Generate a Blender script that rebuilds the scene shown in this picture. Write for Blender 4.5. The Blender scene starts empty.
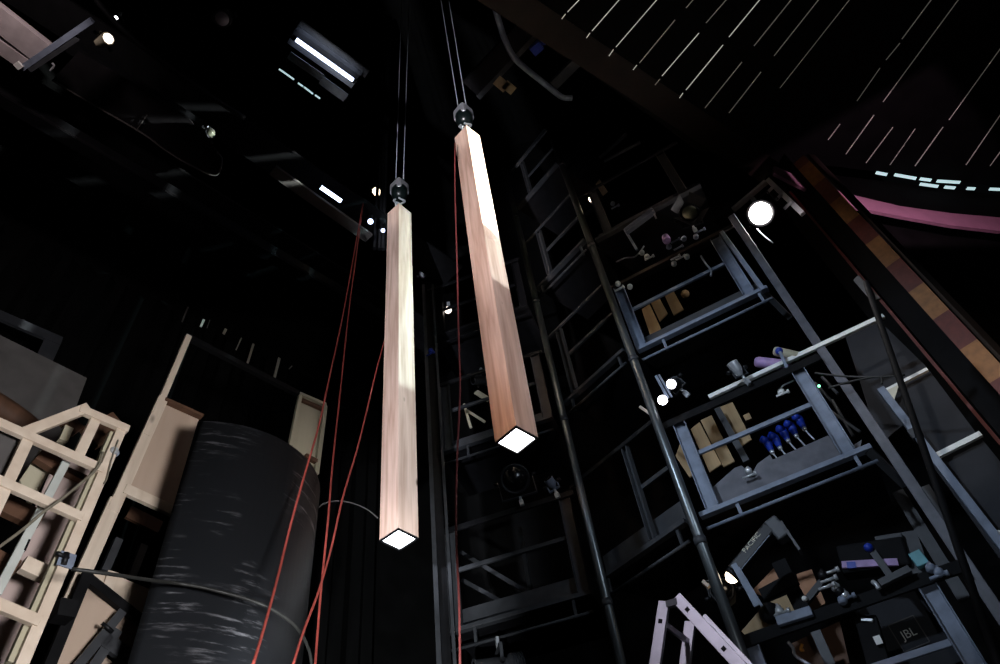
import bpy, bmesh, math, random
from mathutils import Vector, Matrix
random.seed(7)
S = bpy.context.scene
COL = S.collection
R = math.radians
V = Vector

# ------------------------------------------------------------------ camera
EYE = V((0, 0, 1.5))
FPX = 708.0
Zc = V((-100, 607, -FPX)).normalized()
Yc = (V((0, 0, -1)) - V((0, 0, -1)).dot(Zc) * Zc).normalized()
Xc = Yc.cross(Zc)
W = Matrix((Xc, Yc, Zc))                       # camera axes -> world axes
cam_d = bpy.data.cameras.new('camera')
cam = bpy.data.objects.new('camera', cam_d)
COL.objects.link(cam)
cam_d.sensor_width = 36
cam_d.lens = FPX * 36 / 1000
cam_d.clip_start = 0.05
cam_d.clip_end = 200
cam.matrix_world = Matrix.Translation(EYE) @ W.to_4x4()
S.camera = cam
S.view_settings.view_transform = 'Standard'
S.view_settings.look = 'None'
S.view_settings.exposure = 0
S.view_settings.gamma = 1
S.view_settings.use_curve_mapping = False

def azv(a): return V((math.sin(R(a)), math.cos(R(a)), 0))
def pol(a, r, h): return EYE + azv(a) * r + V((0, 0, h))       # bearing, distance on plan, height over the eye
def ray(px, py): return (W @ V((px - 500, 332 - py, -FPX))).normalized()
def at_z(px, py, h):
    d = ray(px, py); return EYE + d * (h / d.z)
def at_r(px, py, r):
    d = ray(px, py); return EYE + d * (r / math.hypot(d.x, d.y))
def at_p(px, py, p0, n):
    d = ray(px, py); return EYE + d * ((p0 - EYE).dot(n) / d.dot(n))
UP = V((0, 0, 1))
G0 = -1.5     # floor height over the eye

# ------------------------------------------------------------------ materials
def new_mat(name):
    m = bpy.data.materials.new(name); m.use_nodes = True
    nt = m.node_tree
    return m, nt, nt.nodes['Principled BSDF']
def paint(name, c, rough=0.6, metal=0.0, var=0.25, scale=6.0, bump=0.0, spec=0.4, stretch=(1, 1, 1)):
    m, nt, b = new_mat(name)
    tc = nt.nodes.new('ShaderNodeTexCoord'); mp = nt.nodes.new('ShaderNodeMapping')
    mp.inputs['Scale'].default_value = stretch
    nz = nt.nodes.new('ShaderNodeTexNoise'); nz.inputs['Scale'].default_value = scale; nz.inputs['Detail'].default_value = 6
    rp = nt.nodes.new('ShaderNodeValToRGB')
    rp.color_ramp.elements[0].position = 0.3; rp.color_ramp.elements[1].position = 0.7
    rp.color_ramp.elements[0].color = (*[x * (1 - var) for x in c], 1)
    rp.color_ramp.elements[1].color = (*[min(1, x * (1 + var)) for x in c], 1)
    L = nt.links.new
    L(tc.outputs['Object'], mp.inputs['Vector']); L(mp.outputs['Vector'], nz.inputs['Vector'])
    L(nz.outputs['Fac'], rp.inputs['Fac']); L(rp.outputs['Color'], b.inputs['Base Color'])
    b.inputs['Roughness'].default_value = rough; b.inputs['Metallic'].default_value = metal
    b.inputs['Specular IOR Level'].default_value = spec
    if bump:
        bp = nt.nodes.new('ShaderNodeBump'); bp.inputs['Strength'].default_value = bump; bp.inputs['Distance'].default_value = 0.01
        L(nz.outputs['Fac'], bp.inputs['Height']); L(bp.outputs['Normal'], b.inputs['Normal'])
    return m
def wood(name, c1, c2, axis='Z', scale=9.0, knots=True, rough=0.65):
    """long grain along one axis, soft rings and a few dark knots"""
    m, nt, b = new_mat(name); L = nt.links.new
    tc = nt.nodes.new('ShaderNodeTexCoord'); mp = nt.nodes.new('ShaderNodeMapping')
    st = {'Z': (1, 1, .07), 'X': (.07, 1, 1), 'Y': (1, .07, 1), 'N': (.5, .5, .5)}[axis]
    mp.inputs['Scale'].default_value = st
    L(tc.outputs['Object'], mp.inputs['Vector'])
    n1 = nt.nodes.new('ShaderNodeTexNoise'); n1.inputs['Scale'].default_value = scale; n1.inputs['Detail'].default_value = 3
    L(mp.outputs['Vector'], n1.inputs['Vector'])
    mul = nt.nodes.new('ShaderNodeMath'); mul.operation = 'MULTIPLY'; mul.inputs[1].default_value = 9
    fr = nt.nodes.new('ShaderNodeMath'); fr.operation = 'PINGPONG'; fr.inputs[1].default_value = 1
    L(n1.outputs['Fac'], mul.inputs[0]); L(mul.outputs[0], fr.inputs[0])
    n2 = nt.nodes.new('ShaderNodeTexNoise'); n2.inputs['Scale'].default_value = scale * 9; n2.inputs['Detail'].default_value = 4
    L(mp.outputs['Vector'], n2.inputs['Vector'])
    mx = nt.nodes.new('ShaderNodeMath'); mx.operation = 'MULTIPLY_ADD'; mx.inputs[1].default_value = 0.55
    L(fr.outputs[0], mx.inputs[0])
    h = nt.nodes.new('ShaderNodeMath'); h.operation = 'MULTIPLY'; h.inputs[1].default_value = 0.5
    L(n2.outputs['Fac'], h.inputs[0]); L(h.outputs[0], mx.inputs[2])
    rp = nt.nodes.new('ShaderNodeValToRGB')
    rp.color_ramp.elements[0].color = (*c1, 1); rp.color_ramp.elements[1].color = (*c2, 1)
    L(mx.outputs[0], rp.inputs['Fac'])
    out = rp.outputs['Color']
    if knots:
        m2 = nt.nodes.new('ShaderNodeMapping'); m2.inputs['Scale'].default_value = tuple(x ** 0.35 * 2.2 for x in st)
        L(tc.outputs['Object'], m2.inputs['Vector'])
        vo = nt.nodes.new('ShaderNodeTexVoronoi'); vo.inputs['Scale'].default_value = 1.6
        L(m2.outputs['Vector'], vo.inputs['Vector'])
        kr = nt.nodes.new('ShaderNodeValToRGB')
        kr.color_ramp.elements[0].position = 0.03; kr.color_ramp.elements[1].position = 0.085
        kr.color_ramp.elements[0].color = (1, 1, 1, 1); kr.color_ramp.elements[1].color = (0, 0, 0, 1)
        L(vo.outputs['Distance'], kr.inputs['Fac'])
        mi = nt.nodes.new('ShaderNodeMix'); mi.data_type = 'RGBA'
        L(kr.outputs['Color'], mi.inputs['Factor']); L(out, mi.inputs['A'])
        mi.inputs['B'].default_value = (*[x * .42 for x in c1], 1)
        out = mi.outputs['Result']
    L(out, b.inputs['Base Color'])
    b.inputs['Roughness'].default_value = rough; b.inputs['Specular IOR Level'].default_value = 0.25
    bp = nt.nodes.new('ShaderNodeBump'); bp.inputs['Strength'].default_value = .15; bp.inputs['Distance'].default_value = 0.004
    L(n2.outputs['Fac'], bp.inputs['Height']); L(bp.outputs['Normal'], b.inputs['Normal'])
    return m
def glow(name, c, s):
    m, nt, b = new_mat(name)
    b.inputs['Base Color'].default_value = (*c, 1)
    b.inputs['Emission Color'].default_value = (*c, 1); b.inputs['Emission Strength'].default_value = s
    return m
def scuffed(name):
    """black paint with chalky horizontal scrapes"""
    m, nt, b = new_mat(name); L = nt.links.new
    tc = nt.nodes.new('ShaderNodeTexCoord'); mp = nt.nodes.new('ShaderNodeMapping'); mp.inputs['Scale'].default_value = (1.0, 1.0, 9)
    L(tc.outputs['Object'], mp.inputs['Vector'])
    a = nt.nodes.new('ShaderNodeTexNoise'); a.inputs['Scale'].default_value = 2.6; a.inputs['Detail'].default_value = 9; a.inputs['Roughness'].default_value = .68
    L(mp.outputs['Vector'], a.inputs['Vector'])
    r1 = nt.nodes.new('ShaderNodeValToRGB'); r1.color_ramp.elements[0].position = .54; r1.color_ramp.elements[1].position = .68
    L(a.outputs['Fac'], r1.inputs['Fac'])
    c = nt.nodes.new('ShaderNodeTexNoise'); c.inputs['Scale'].default_value = 1.7; c.inputs['Detail'].default_value = 4
    L(tc.outputs['Object'], c.inputs['Vector'])
    r2 = nt.nodes.new('ShaderNodeValToRGB'); r2.color_ramp.elements[0].position = .48; r2.color_ramp.elements[1].position = .62
    L(c.outputs['Fac'], r2.inputs['Fac'])
    mu = nt.nodes.new('ShaderNodeMath'); mu.operation = 'MULTIPLY'
    L(r1.outputs['Color'], mu.inputs[0]); L(r2.outputs['Color'], mu.inputs[1])
    mi = nt.nodes.new('ShaderNodeMix'); mi.data_type = 'RGBA'
    L(mu.outputs[0], mi.inputs['Factor'])
    mi.inputs['A'].default_value = (.0125, .014, .0165, 1); mi.inputs['B'].default_value = (.30, .30, .32, 1)
    L(mi.outputs['Result'], b.inputs['Base Color'])
    b.inputs['Roughness'].default_value = .62; b.inputs['Specular IOR Level'].default_value = .3
    return m
def banded(name, cols, axis_scale):
    """painted blocks up the post: alternating ochre and oxblood"""
    m, nt, b = new_mat(name); L = nt.links.new
    tc = nt.nodes.new('ShaderNodeTexCoord'); sx = nt.nodes.new('ShaderNodeSeparateXYZ')
    L(tc.outputs['Object'], sx.inputs['Vector'])
    ad = nt.nodes.new('ShaderNodeMath'); ad.operation = 'MULTIPLY'; ad.inputs[1].default_value = axis_scale
    L(sx.outputs['Z'], ad.inputs[0])
    fr = nt.nodes.new('ShaderNodeMath'); fr.operation = 'FRACT'; L(ad.outputs[0], fr.inputs[0])
    gt = nt.nodes.new('ShaderNodeMath'); gt.operation = 'GREATER_THAN'; gt.inputs[1].default_value = .5; L(fr.outputs[0], gt.inputs[0])
    nz = nt.nodes.new('ShaderNodeTexNoise'); nz.inputs['Scale'].default_value = 14; nz.inputs['Detail'].default_value = 5
    L(tc.outputs['Object'], nz.inputs['Vector'])
    mi = nt.nodes.new('ShaderNodeMix'); mi.data_type = 'RGBA'
    mi.inputs['A'].default_value = (*cols[0], 1); mi.inputs['B'].default_value = (*cols[1], 1); L(gt.outputs[0], mi.inputs['Factor'])
    m3 = nt.nodes.new('ShaderNodeMix'); m3.data_type = 'RGBA'; m3.blend_type = 'MULTIPLY'; m3.inputs['Factor'].default_value = .7
    L(mi.outputs['Result'], m3.inputs['A']); L(nz.outputs['Fac'], m3.inputs['B']); L(m3.outputs['Result'], b.inputs['Base Color'])
    b.inputs['Roughness'].default_value = .6
    return m

M = dict(
    pillar=wood('pillar timber', (.40, .235, .165), (.74, .53, .425), 'Z', 5.0),
    pine=wood('raw pine', (.52, .41, .31), (.71, .60, .48), 'N', 5.0),
    pine_v=wood('raw pine upright', (.52, .41, .31), (.71, .60, .48), 'Z', 7.0),
    ply=wood('plywood', (.42, .31, .23), (.50, .385, .30), 'Z', 3.0, False),
    ply_pink=wood('reddish plywood', (.44, .33, .30), (.55, .43, .39), 'Z', 3.0, False),
    ply_pale=wood('pale plywood', (.40, .36, .25), (.48, .44, .32), 'Z', 3.0, False),
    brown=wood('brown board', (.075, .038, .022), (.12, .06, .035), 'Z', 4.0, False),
    backply=wood('dusty plywood backing', (.26, .17, .085), (.40, .28, .15), 'Z', 4.0, True),
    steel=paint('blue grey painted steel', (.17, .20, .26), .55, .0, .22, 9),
    steel_d=paint('dark painted steel', (.036, .038, .042), .5, .0, .25, 8),  # dark fittings, and the dim bays with their shade put into the colour
    steel_m=paint('worn grey steel', (.085, .085, .10), .55, .0, .25, 9),
    pale=paint('pale grey metal', (.50, .52, .48), .5, .1, .1, 9),
    joist=paint('dusty joist', (.36, .31, .31), .8, 0, .15, 7),
    post=paint('scaffold tube', (.16, .175, .18), .32, .75, .3, 7, stretch=(1, 1, .3)),
    black=paint('matt black paint', (.0045, .0045, .005), .7, 0, .3, 7, spec=.12),
    blackm=paint('black metal', (.007, .007, .008), .45, .1, .3, 8, spec=.25),
    void=paint('blackened masonry', (.004, .004, .004), .9, 0, .4, 3, spec=.1),
    drape=paint('black serge', (.0045, .0045, .0045), .95, 0, .35, 6, spec=.03, stretch=(1, 1, .15)),
    chrome=paint('bright metal', (.60, .62, .64), .28, .55, .12, 12),
    alu=paint('mill aluminium', (.60, .58, .62), .42, .55, .10, 14),
    grey=paint('grey painted canvas', (.085, .078, .074), .85, 0, .18, 5),
    greyd=paint('charcoal painted board', (.018, .019, .023), .8, 0, .25, 4),
    purple=paint('dusty gallery lining', (.009, .008, .009), .8, 0, .25, 5, spec=.1),
    white=paint('white painted batten', (.78, .78, .74), .6, 0, .08, 9),
    cream=paint('pale card', (.62, .58, .46), .8, 0, .1, 9),
    red=paint('red cord', (.26, .04, .028), .7, 0, .2, 20),
    redpipe=paint('dull red cord', (.26, .055, .05), .7, 0, .2, 20),
    rope=paint('hemp rope', (.17, .15, .11), .9, 0, .2, 20),
    cablem=paint('black cable', (.02, .02, .018), .5, 0, .2, 20),
    wire=paint('steel wire rope', (.45, .46, .50), .35, .3, .2, 30),
    blue=paint('blue plastic', (.010, .035, .33), .4, 0, .15, 12),
    aqua=paint('aqua painted metal', (.13, .34, .38), .5, 0, .15, 12),
    violet=paint('violet plastic', (.33, .22, .42), .5, 0, .35, 9),
    pinkc=paint('dusty rose plaster', (.46, .23, .32), .7, 0, .1, 4),  # pink light on the cornice is put into this colour
    oxred=paint('oxblood painted trim', (.10, .022, .018), .6, 0, .3, 5),
    umber=paint('umber painted beam', (.013, .007, .004), .7, 0, .3, 4),
    cheek=paint('green black enamel', (.004, .007, .0068), .3, .0, .2, 8),
    floor=paint('black stage floor', (.02, .02, .02), .6, 0, .3, 4),
    drum=scuffed('scuffed black paint'),
    stripes=banded('ochre and oxblood blocks', ((.36, .16, .05), (.15, .030, .020)), 1.0),
    osb=wood('speckled board', (.34, .16, .085), (.52, .27, .15), 'N', 8.0, True),
    lens=paint('dark glass', (.004, .004, .004), .2, 0, .1, 3, spec=.4),
    glass_g=paint('dusty lens', (.20, .21, .15), .15, 0, .2, 8, spec=.8),
    amber=paint('amber plastic', (.55, .22, .03), .4, 0, .1, 9),
    g_panel=glow('lit diffuser', (.90, .95, 1.0), 9),
    g_lamp=glow('burning lamp', (1.0, .93, .88), 40),
    g_tube=glow('fluorescent tube', (.62, .72, 1.0), 5),
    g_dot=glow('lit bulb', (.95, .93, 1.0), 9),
    g_warm=glow('warm lit lens', (1.0, .80, .58), 7),
    g_flood=glow('lit flood', (1.0, .86, .76), 3),
    g_slot=glow('light in ceiling gap', (.95, .93, .82), .30),
    g_slot2=glow('faint light in ceiling gap', (.95, .90, .78), .045),
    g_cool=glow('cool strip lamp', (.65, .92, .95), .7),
    g_green=glow('green indicator', (.25, 1.0, .5), 3),
)

# ------------------------------------------------------------------ mesh builder
class MB:
    def __init__(s): s.bm = bmesh.new()
    def box(s, c, ax, ay, az_, dx, dy, dz):
        """box centred at c with unit axes and full sizes"""
        vs = []
        for i in (-.5, .5):
            for j in (-.5, .5):
                for k in (-.5, .5):
                    vs.append(s.bm.verts.new(c + ax * (dx * i) + ay * (dy * j) + az_ * (dz * k)))
        for f in ((0, 1, 3, 2), (4, 6, 7, 5), (0, 4, 5, 1), (2, 3, 7, 6), (0, 2, 6, 4), (1, 5, 7, 3)):
            s.bm.faces.new([vs[i] for i in f])
        return s
    def bar(s, a, b, w, t, side=None):
        """rectangular bar a->b; w across, t along 'side' (thickness direction)"""
        d = (b - a); l = d.length; d = d / l
        side = side if side is not None else (UP if abs(d.z) < .9 else V((0, 1, 0)))
        y = (side - d * side.dot(d)).normalized(); x = d.cross(y)
        return s.box((a + b) / 2, x, y, d, w, t, l)
    def channel(s, a, b, w, depth, face, th=.008):
        """U channel: web faces 'face', flanges run back from it"""
        d = (b - a).normalized(); f = (face - d * face.dot(d)).normalized(); x = d.cross(f)
        s.bar(a, b, w, th, f)
        for q in (-1, 1):
            o = x * (q * (w / 2 - th / 2)) + f * (depth / 2)
            s.bar(a + o, b + o, th, depth, f)
        return s
    def tube(s, a, b, r, r2=None, n=14, cap=True):
        d = (b - a).normalized(); e = d.orthogonal().normalized(); g = d.cross(e)
        r2 = r if r2 is None else r2
        A, B = [], []
        for i in range(n):
            q = 2 * math.pi * i / n; o = e * math.cos(q) + g * math.sin(q)
            A.append(s.bm.verts.new(a + o * r)); B.append(s.bm.verts.new(b + o * r2))
        for i in range(n):
            f = s.bm.faces.new((A[i], A[(i + 1) % n], B[(i + 1) % n], B[i])); f.smooth = True
        if cap:
            s.bm.faces.new(A[::-1]); s.bm.faces.new(B)
        return s
    def path(s, pts, r, n=8, sub=6):
        """smooth round line through points"""
        P = []
        q = [pts[0] * 2 - pts[1]] + list(pts) + [pts[-1] * 2 - pts[-2]]
        for i in range(1, len(q) - 2):
            for k in range(sub):
                t = k / sub; p0, p1, p2, p3 = q[i - 1], q[i], q[i + 1], q[i + 2]
                P.append(.5 * ((2 * p1) + (p2 - p0) * t + (2 * p0 - 5 * p1 + 4 * p2 - p3) * t * t + (3 * p1 - p0 - 3 * p2 + p3) * t ** 3))
        P.append(pts[-1])
        ref = (P[1] - P[0]).normalized().orthogonal().normalized(); rings = []
        for i, p in enumerate(P):
            d = (P[min(i + 1, len(P) - 1)] - P[max(i - 1, 0)]).normalized()
            ref = (ref - d * ref.dot(d)).normalized(); g = d.cross(ref)
            rings.append([s.bm.verts.new(p + (ref * math.cos(2 * math.pi * k / n) + g * math.sin(2 * math.pi * k / n)) * r) for k in range(n)])
        for a, b in zip(rings, rings[1:]):
            for k in range(n):
                f = s.bm.faces.new((a[k], a[(k + 1) % n], b[(k + 1) % n], b[k])); f.smooth = True
        s.bm.faces.new(rings[0][::-1]); s.bm.faces.new(rings[-1])
        return s
    def lathe(s, o, d, prof, n=24):
        """prof: (distance along d, radius)"""
        d = d.normalized(); e = d.orthogonal().normalized(); g = d.cross(e); rings = []
        for z, r in prof:
            rings.append([s.bm.verts.new(o + d * z + (e * math.cos(2 * math.pi * k / n) + g * math.sin(2 * math.pi * k / n)) * max(r, .0005)) for k in range(n)])
        for a, b in zip(rings, rings[1:]):
            for k in range(n):
                f = s.bm.faces.new((a[k], a[(k + 1) % n], b[(k + 1) % n], b[k])); f.smooth = True
        s.bm.faces.new(rings[0][::-1]); s.bm.faces.new(rings[-1])
        return s
    def prism(s, pts, off):
        A = [s.bm.verts.new(p) for p in pts]; B = [s.bm.verts.new(p + off) for p in pts]
        n = len(pts)
        s.bm.faces.new(A[::-1]); s.bm.faces.new(B)
        for i in range(n): s.bm.faces.new((A[i], A[(i + 1) % n], B[(i + 1) % n], B[i]))
        return s
    def ball(s, c, r, n=14):
        return s.lathe(c, UP, [(-r * math.cos(math.pi * i / 10), r * math.sin(math.pi * i / 10)) for i in range(11)], n)

ORIG = {}
def tag(o, label, cat, group=None):
    o['label'] = label; o['category'] = cat
    if group: o['group'] = group
    return o
def thing(name, label, cat, loc, group=None):
    o = bpy.data.objects.new(name, None); o.empty_display_size = .1
    COL.objects.link(o); o.location = loc; ORIG[o] = V(loc)
    return tag(o, label, cat, group)
def mesh(name, mb, m, parent=None, loc=None, bevel=0.0):
    me = bpy.data.meshes.new(name)
    if parent is not None: o0 = ORIG[parent]
    else:
        if loc is None:
            loc = V((0, 0, 0))
            for v in mb.bm.verts: loc += v.co
            loc /= max(1, len(mb.bm.verts))
            loc.z = min(v.co.z for v in mb.bm.verts)
        o0 = V(loc)
    for v in mb.bm.verts: v.co -= o0
    bmesh.ops.recalc_face_normals(mb.bm, faces=mb.bm.faces)
    mb.bm.to_mesh(me); mb.bm.free()
    me.materials.append(M[m])
    o = bpy.data.objects.new(name, me); COL.objects.link(o); ORIG[o] = o0
    if parent is not None: o.parent = parent
    else: o.location = o0
    if bevel:
        b = o.modifiers.new('bevel', 'BEVEL'); b.width = bevel; b.segments = 2; b.limit_method = 'ANGLE'
    return o
def single(name, mb, m, label, cat, group=None, bevel=0.0):
    return tag(mesh(name, mb, m, None, None, bevel), label, cat, group)
def struct(name, mb, m):
    o = mesh(name, mb, m, None, V((0, 0, 0))); o['kind'] = 'structure'; return o

# ------------------------------------------------------------------ setting
class Frame:
    """upright plane at bearing a (its normal, away from the eye) and distance D; s runs along bearing a+90"""
    def __init__(s, a, D): s.n = azv(a); s.u = azv(a + 90); s.D = D
    def pt(s, q, h, d=0): return EYE + s.u * q + s.n * (s.D + d) + UP * h
    def px(s, x, y, d=0): return at_p(x, y, EYE + s.n * (s.D + d), s.n)
    def wall(s, q0, q1, h0, h1, th=.2):
        return MB().box(s.pt((q0 + q1) / 2, (h0 + h1) / 2, th / 2), s.u, s.n, UP, q1 - q0, th, h1 - h0)

struct('floor', MB().box(V((2, 2, -.1)), V((1, 0, 0)), V((0, 1, 0)), UP, 40, 40, .2), 'floor')
LEFT = Frame(-50, 8.3)
struct('wall_left', LEFT.wall(-14, 14, G0, 21), 'void')
BACK = Frame(5, 10.6)
struct('wall_back', BACK.wall(-6, 9, G0, 21), 'void')
struct('ceiling', MB().box(V((-3, 5, 22.6)), V((1, 0, 0)), V((0, 1, 0)), UP, 34, 30, .2), 'void')
# proscenium line: stage behind it, auditorium on the near side of it
PRO = Frame(-39.7, 1.5)
HEAD = 10.0
# auditorium ceiling with lit gaps between its boards
c_a, c_b, c_c, c_d = PRO.pt(-6, HEAD), PRO.pt(9.1, HEAD), None, None
wl0, wl1 = pol(45.2, 9.35, 0), pol(50.9, 11.6, 0)
wdir = (wl1 - wl0).normalized(); wn = V((-wdir.y, wdir.x, 0))
if wn.dot(wl0 - EYE) < 0: wn = -wn
cm = MB().prism([PRO.pt(-6, HEAD + .12), wl0 - wdir * 3.2 + UP * (HEAD + .12), wl0 + wdir * 12 + UP * (HEAD + .12), PRO.pt(-6, HEAD + .12) + azv(140) * 16], UP * .15)
hall = struct('ceiling', cm, 'void')
def slot(p0, p1, m='g_slot', w=.022, ext=0.0):
    a, b = at_z(*p0, HEAD + .1), at_z(*p1, HEAD + .1)
    b = b + (b - a).normalized() * ext
    mesh('light_gap', MB().bar(a, b, w * .45, .012, UP), m, hall)
for p0, p1, m, w, e in [
    ((561.7, 19), (565.5, 14), 'g_slot', .022, 0), ((567.5, 12), (579, 0), 'g_slot', .022, 3),
    ((586.5, 38), (590, 33), 'g_slot', .022, 0), ((592, 31), (619, 0), 'g_slot', .022, 3),
    ((609, 56), (613.5, 49.5), 'g_slot', .022, 0), ((616, 47), (654, 3), 'g_slot', .020, 3),
    ((633, 70), (637, 65), 'g_slot', .020, 0), ((639.5, 63), (675, 20), 'g_slot2', .024, 0), ((686, 8), (693, 0), 'g_slot2', .022, 3),
    ((655, 85), (660, 79), 'g_slot2', .022, 0), ((662, 76), (699, 33), 'g_slot', .022, 0), ((706, 23), (726, 0), 'g_slot2', .022, 3),
    ((679.5, 98), (683, 93), 'g_slot', .022, 0), ((686, 90), (723, 45), 'g_slot', .024, 0), ((729, 37), (759.5, 0), 'g_slot', .024, 3),
    ((705, 108), (742, 62), 'g_slot2', .022, 0), ((754, 46), (791, 0), 'g_slot2', .024, 3),
    ((729, 113), (761, 72), 'g_slot2', .022, 0), ((774, 56), (812, 8), 'g_slot2', .022, 3),
    ((780, 88), (832, 22), 'g_slot2', .012, 2),
    ((857, 101), (880, 68), 'g_slot2', .016, 0), ((886, 60), (900, 43), 'g_slot2', .020, 0), ((902, 39), (931, 0), 'g_slot2', .024, 3),
    ((846, 154), (874, 115), 'g_slot2', .024, 0), ((883, 102), (953, 7), 'g_slot2', .018, 3),
    ((866, 163), (893, 127), 'g_slot2', .020, 0), ((890, 165), (915, 129), 'g_slot2', .014, 0),
    ((915, 166), (943, 127), 'g_slot2', .028, 0), ((949, 120), (985, 70), 'g_slot2', .018, 2),
    ((966, 165), (990, 130), 'g_slot2', .022, 2), ((990, 166), (1003, 148), 'g_slot2', .020, 2),
    ((828, 140), (840, 124), 'g_slot2', .014, 0)]:
    slot(p0, p1, m, w, e)
# auditorium wall, cornice with rosy light in its colour, glowing gaps at the ceiling edge
mid = wl0 + wdir * 5.05
struct('wall_right', MB().box(mid + wn * .25 + UP * ((HEAD + G0) / 2), wdir, wn, UP, 13.9, .3, HEAD - G0), 'void')
pm = MB()
def on_house(x, y, d=0): return at_p(x, y, wl0 - wn * d, wn)
pts_t = [on_house(x, y, .12) for x, y in ((774, 166), (808, 180), (845, 193), (900, 206), (950, 213), (1000, 217.5), (1060, 220))]
pts_b = [on_house(x, y, .12) for x, y in ((774, 173), (808, 190), (855, 207), (900, 216), (950, 225), (1000, 231), (1060, 234))]
for a, b, c, d in zip(pts_t, pts_t[1:], pts_b, pts_b[1:]):
    pm.prism([a, b, d, c], wn * .05)
struct('trim_1', pm, 'pinkc')
# proscenium head beam, pilaster and striped post
hb = MB().box(PRO.pt(1.0, HEAD + .32, .24), PRO.u, PRO.n, UP, 14.2, .42, .42)
struct('trim_2', hb, 'umber')
pil = MB().prism([pol(38.3, 7.75, G0), pol(40.2, 7.62, G0), pol(41.0, 8.2, G0), pol(38.6, 8.3, G0)], UP * (HEAD - G0 - .15))
struct('trim_3', pil, 'black')
single('red_edge_strip', MB().bar(pol(38.0, 7.7, G0), pol(38.0, 7.7, HEAD - .9), .035, .06, azv(38)), 'oxred',
       'thin dull red strip up the edge of the dark pilaster beside the striped post', 'trim strip')
sp = thing('striped_post', 'upright post painted in ochre and oxblood blocks in front of the rosy cornice', 'post', pol(41, 7.45, G0))
mesh('painted_face', MB().box(pol(40.9, 7.4, (G0 + HEAD - .8) / 2), azv(130.75), azv(40.75), UP, .19, .05, HEAD - .8 - G0), 'stripes', sp)
mesh('side_board', MB().bar(pol(42.1, 7.47, G0), pol(42.1, 7.47, HEAD - .8), .04, .12, azv(70)), 'umber', sp)
for i, (x0, y0, x1, y1) in enumerate([(876, 172.6, 887, 174.6), (894.5, 174.7, 916, 178.5), (920, 178.8, 931, 180.2), (937, 181, 960, 182.4), (920, 184, 938, 186.5), (944.5, 187, 955, 188), (967, 188.4, 975, 188.8), (989.5, 189, 1003, 189.6)]):
    a, b = on_house(x0, y0, .05), on_house(x1, y1, .05)
    o = mesh('strip_lamp', MB().bar(a, b, .011, .05, wn), 'g_cool', None)  # glowing bar stands for light through a gap
    tag(o, ['short cool lamp dash under the ceiling beside the striped post, first of the row', 'long bright cool dash, second from the striped post in the row above the rosy cornice',
            'short cool dash just right of the long bright one, third from the striped post', 'long bright cool dash with a sparkle, fourth from the striped post',
            'dim dash in the lower row below the third bright dash', 'dim dash in the lower row below the long sparkling dash',
            'shortest dim dash alone right of the sparkling dash', 'cool dash at the right edge of the photo above the rosy cornice'][i], 'strip lamp', 'cool strip lamps along the ceiling edge')

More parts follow.
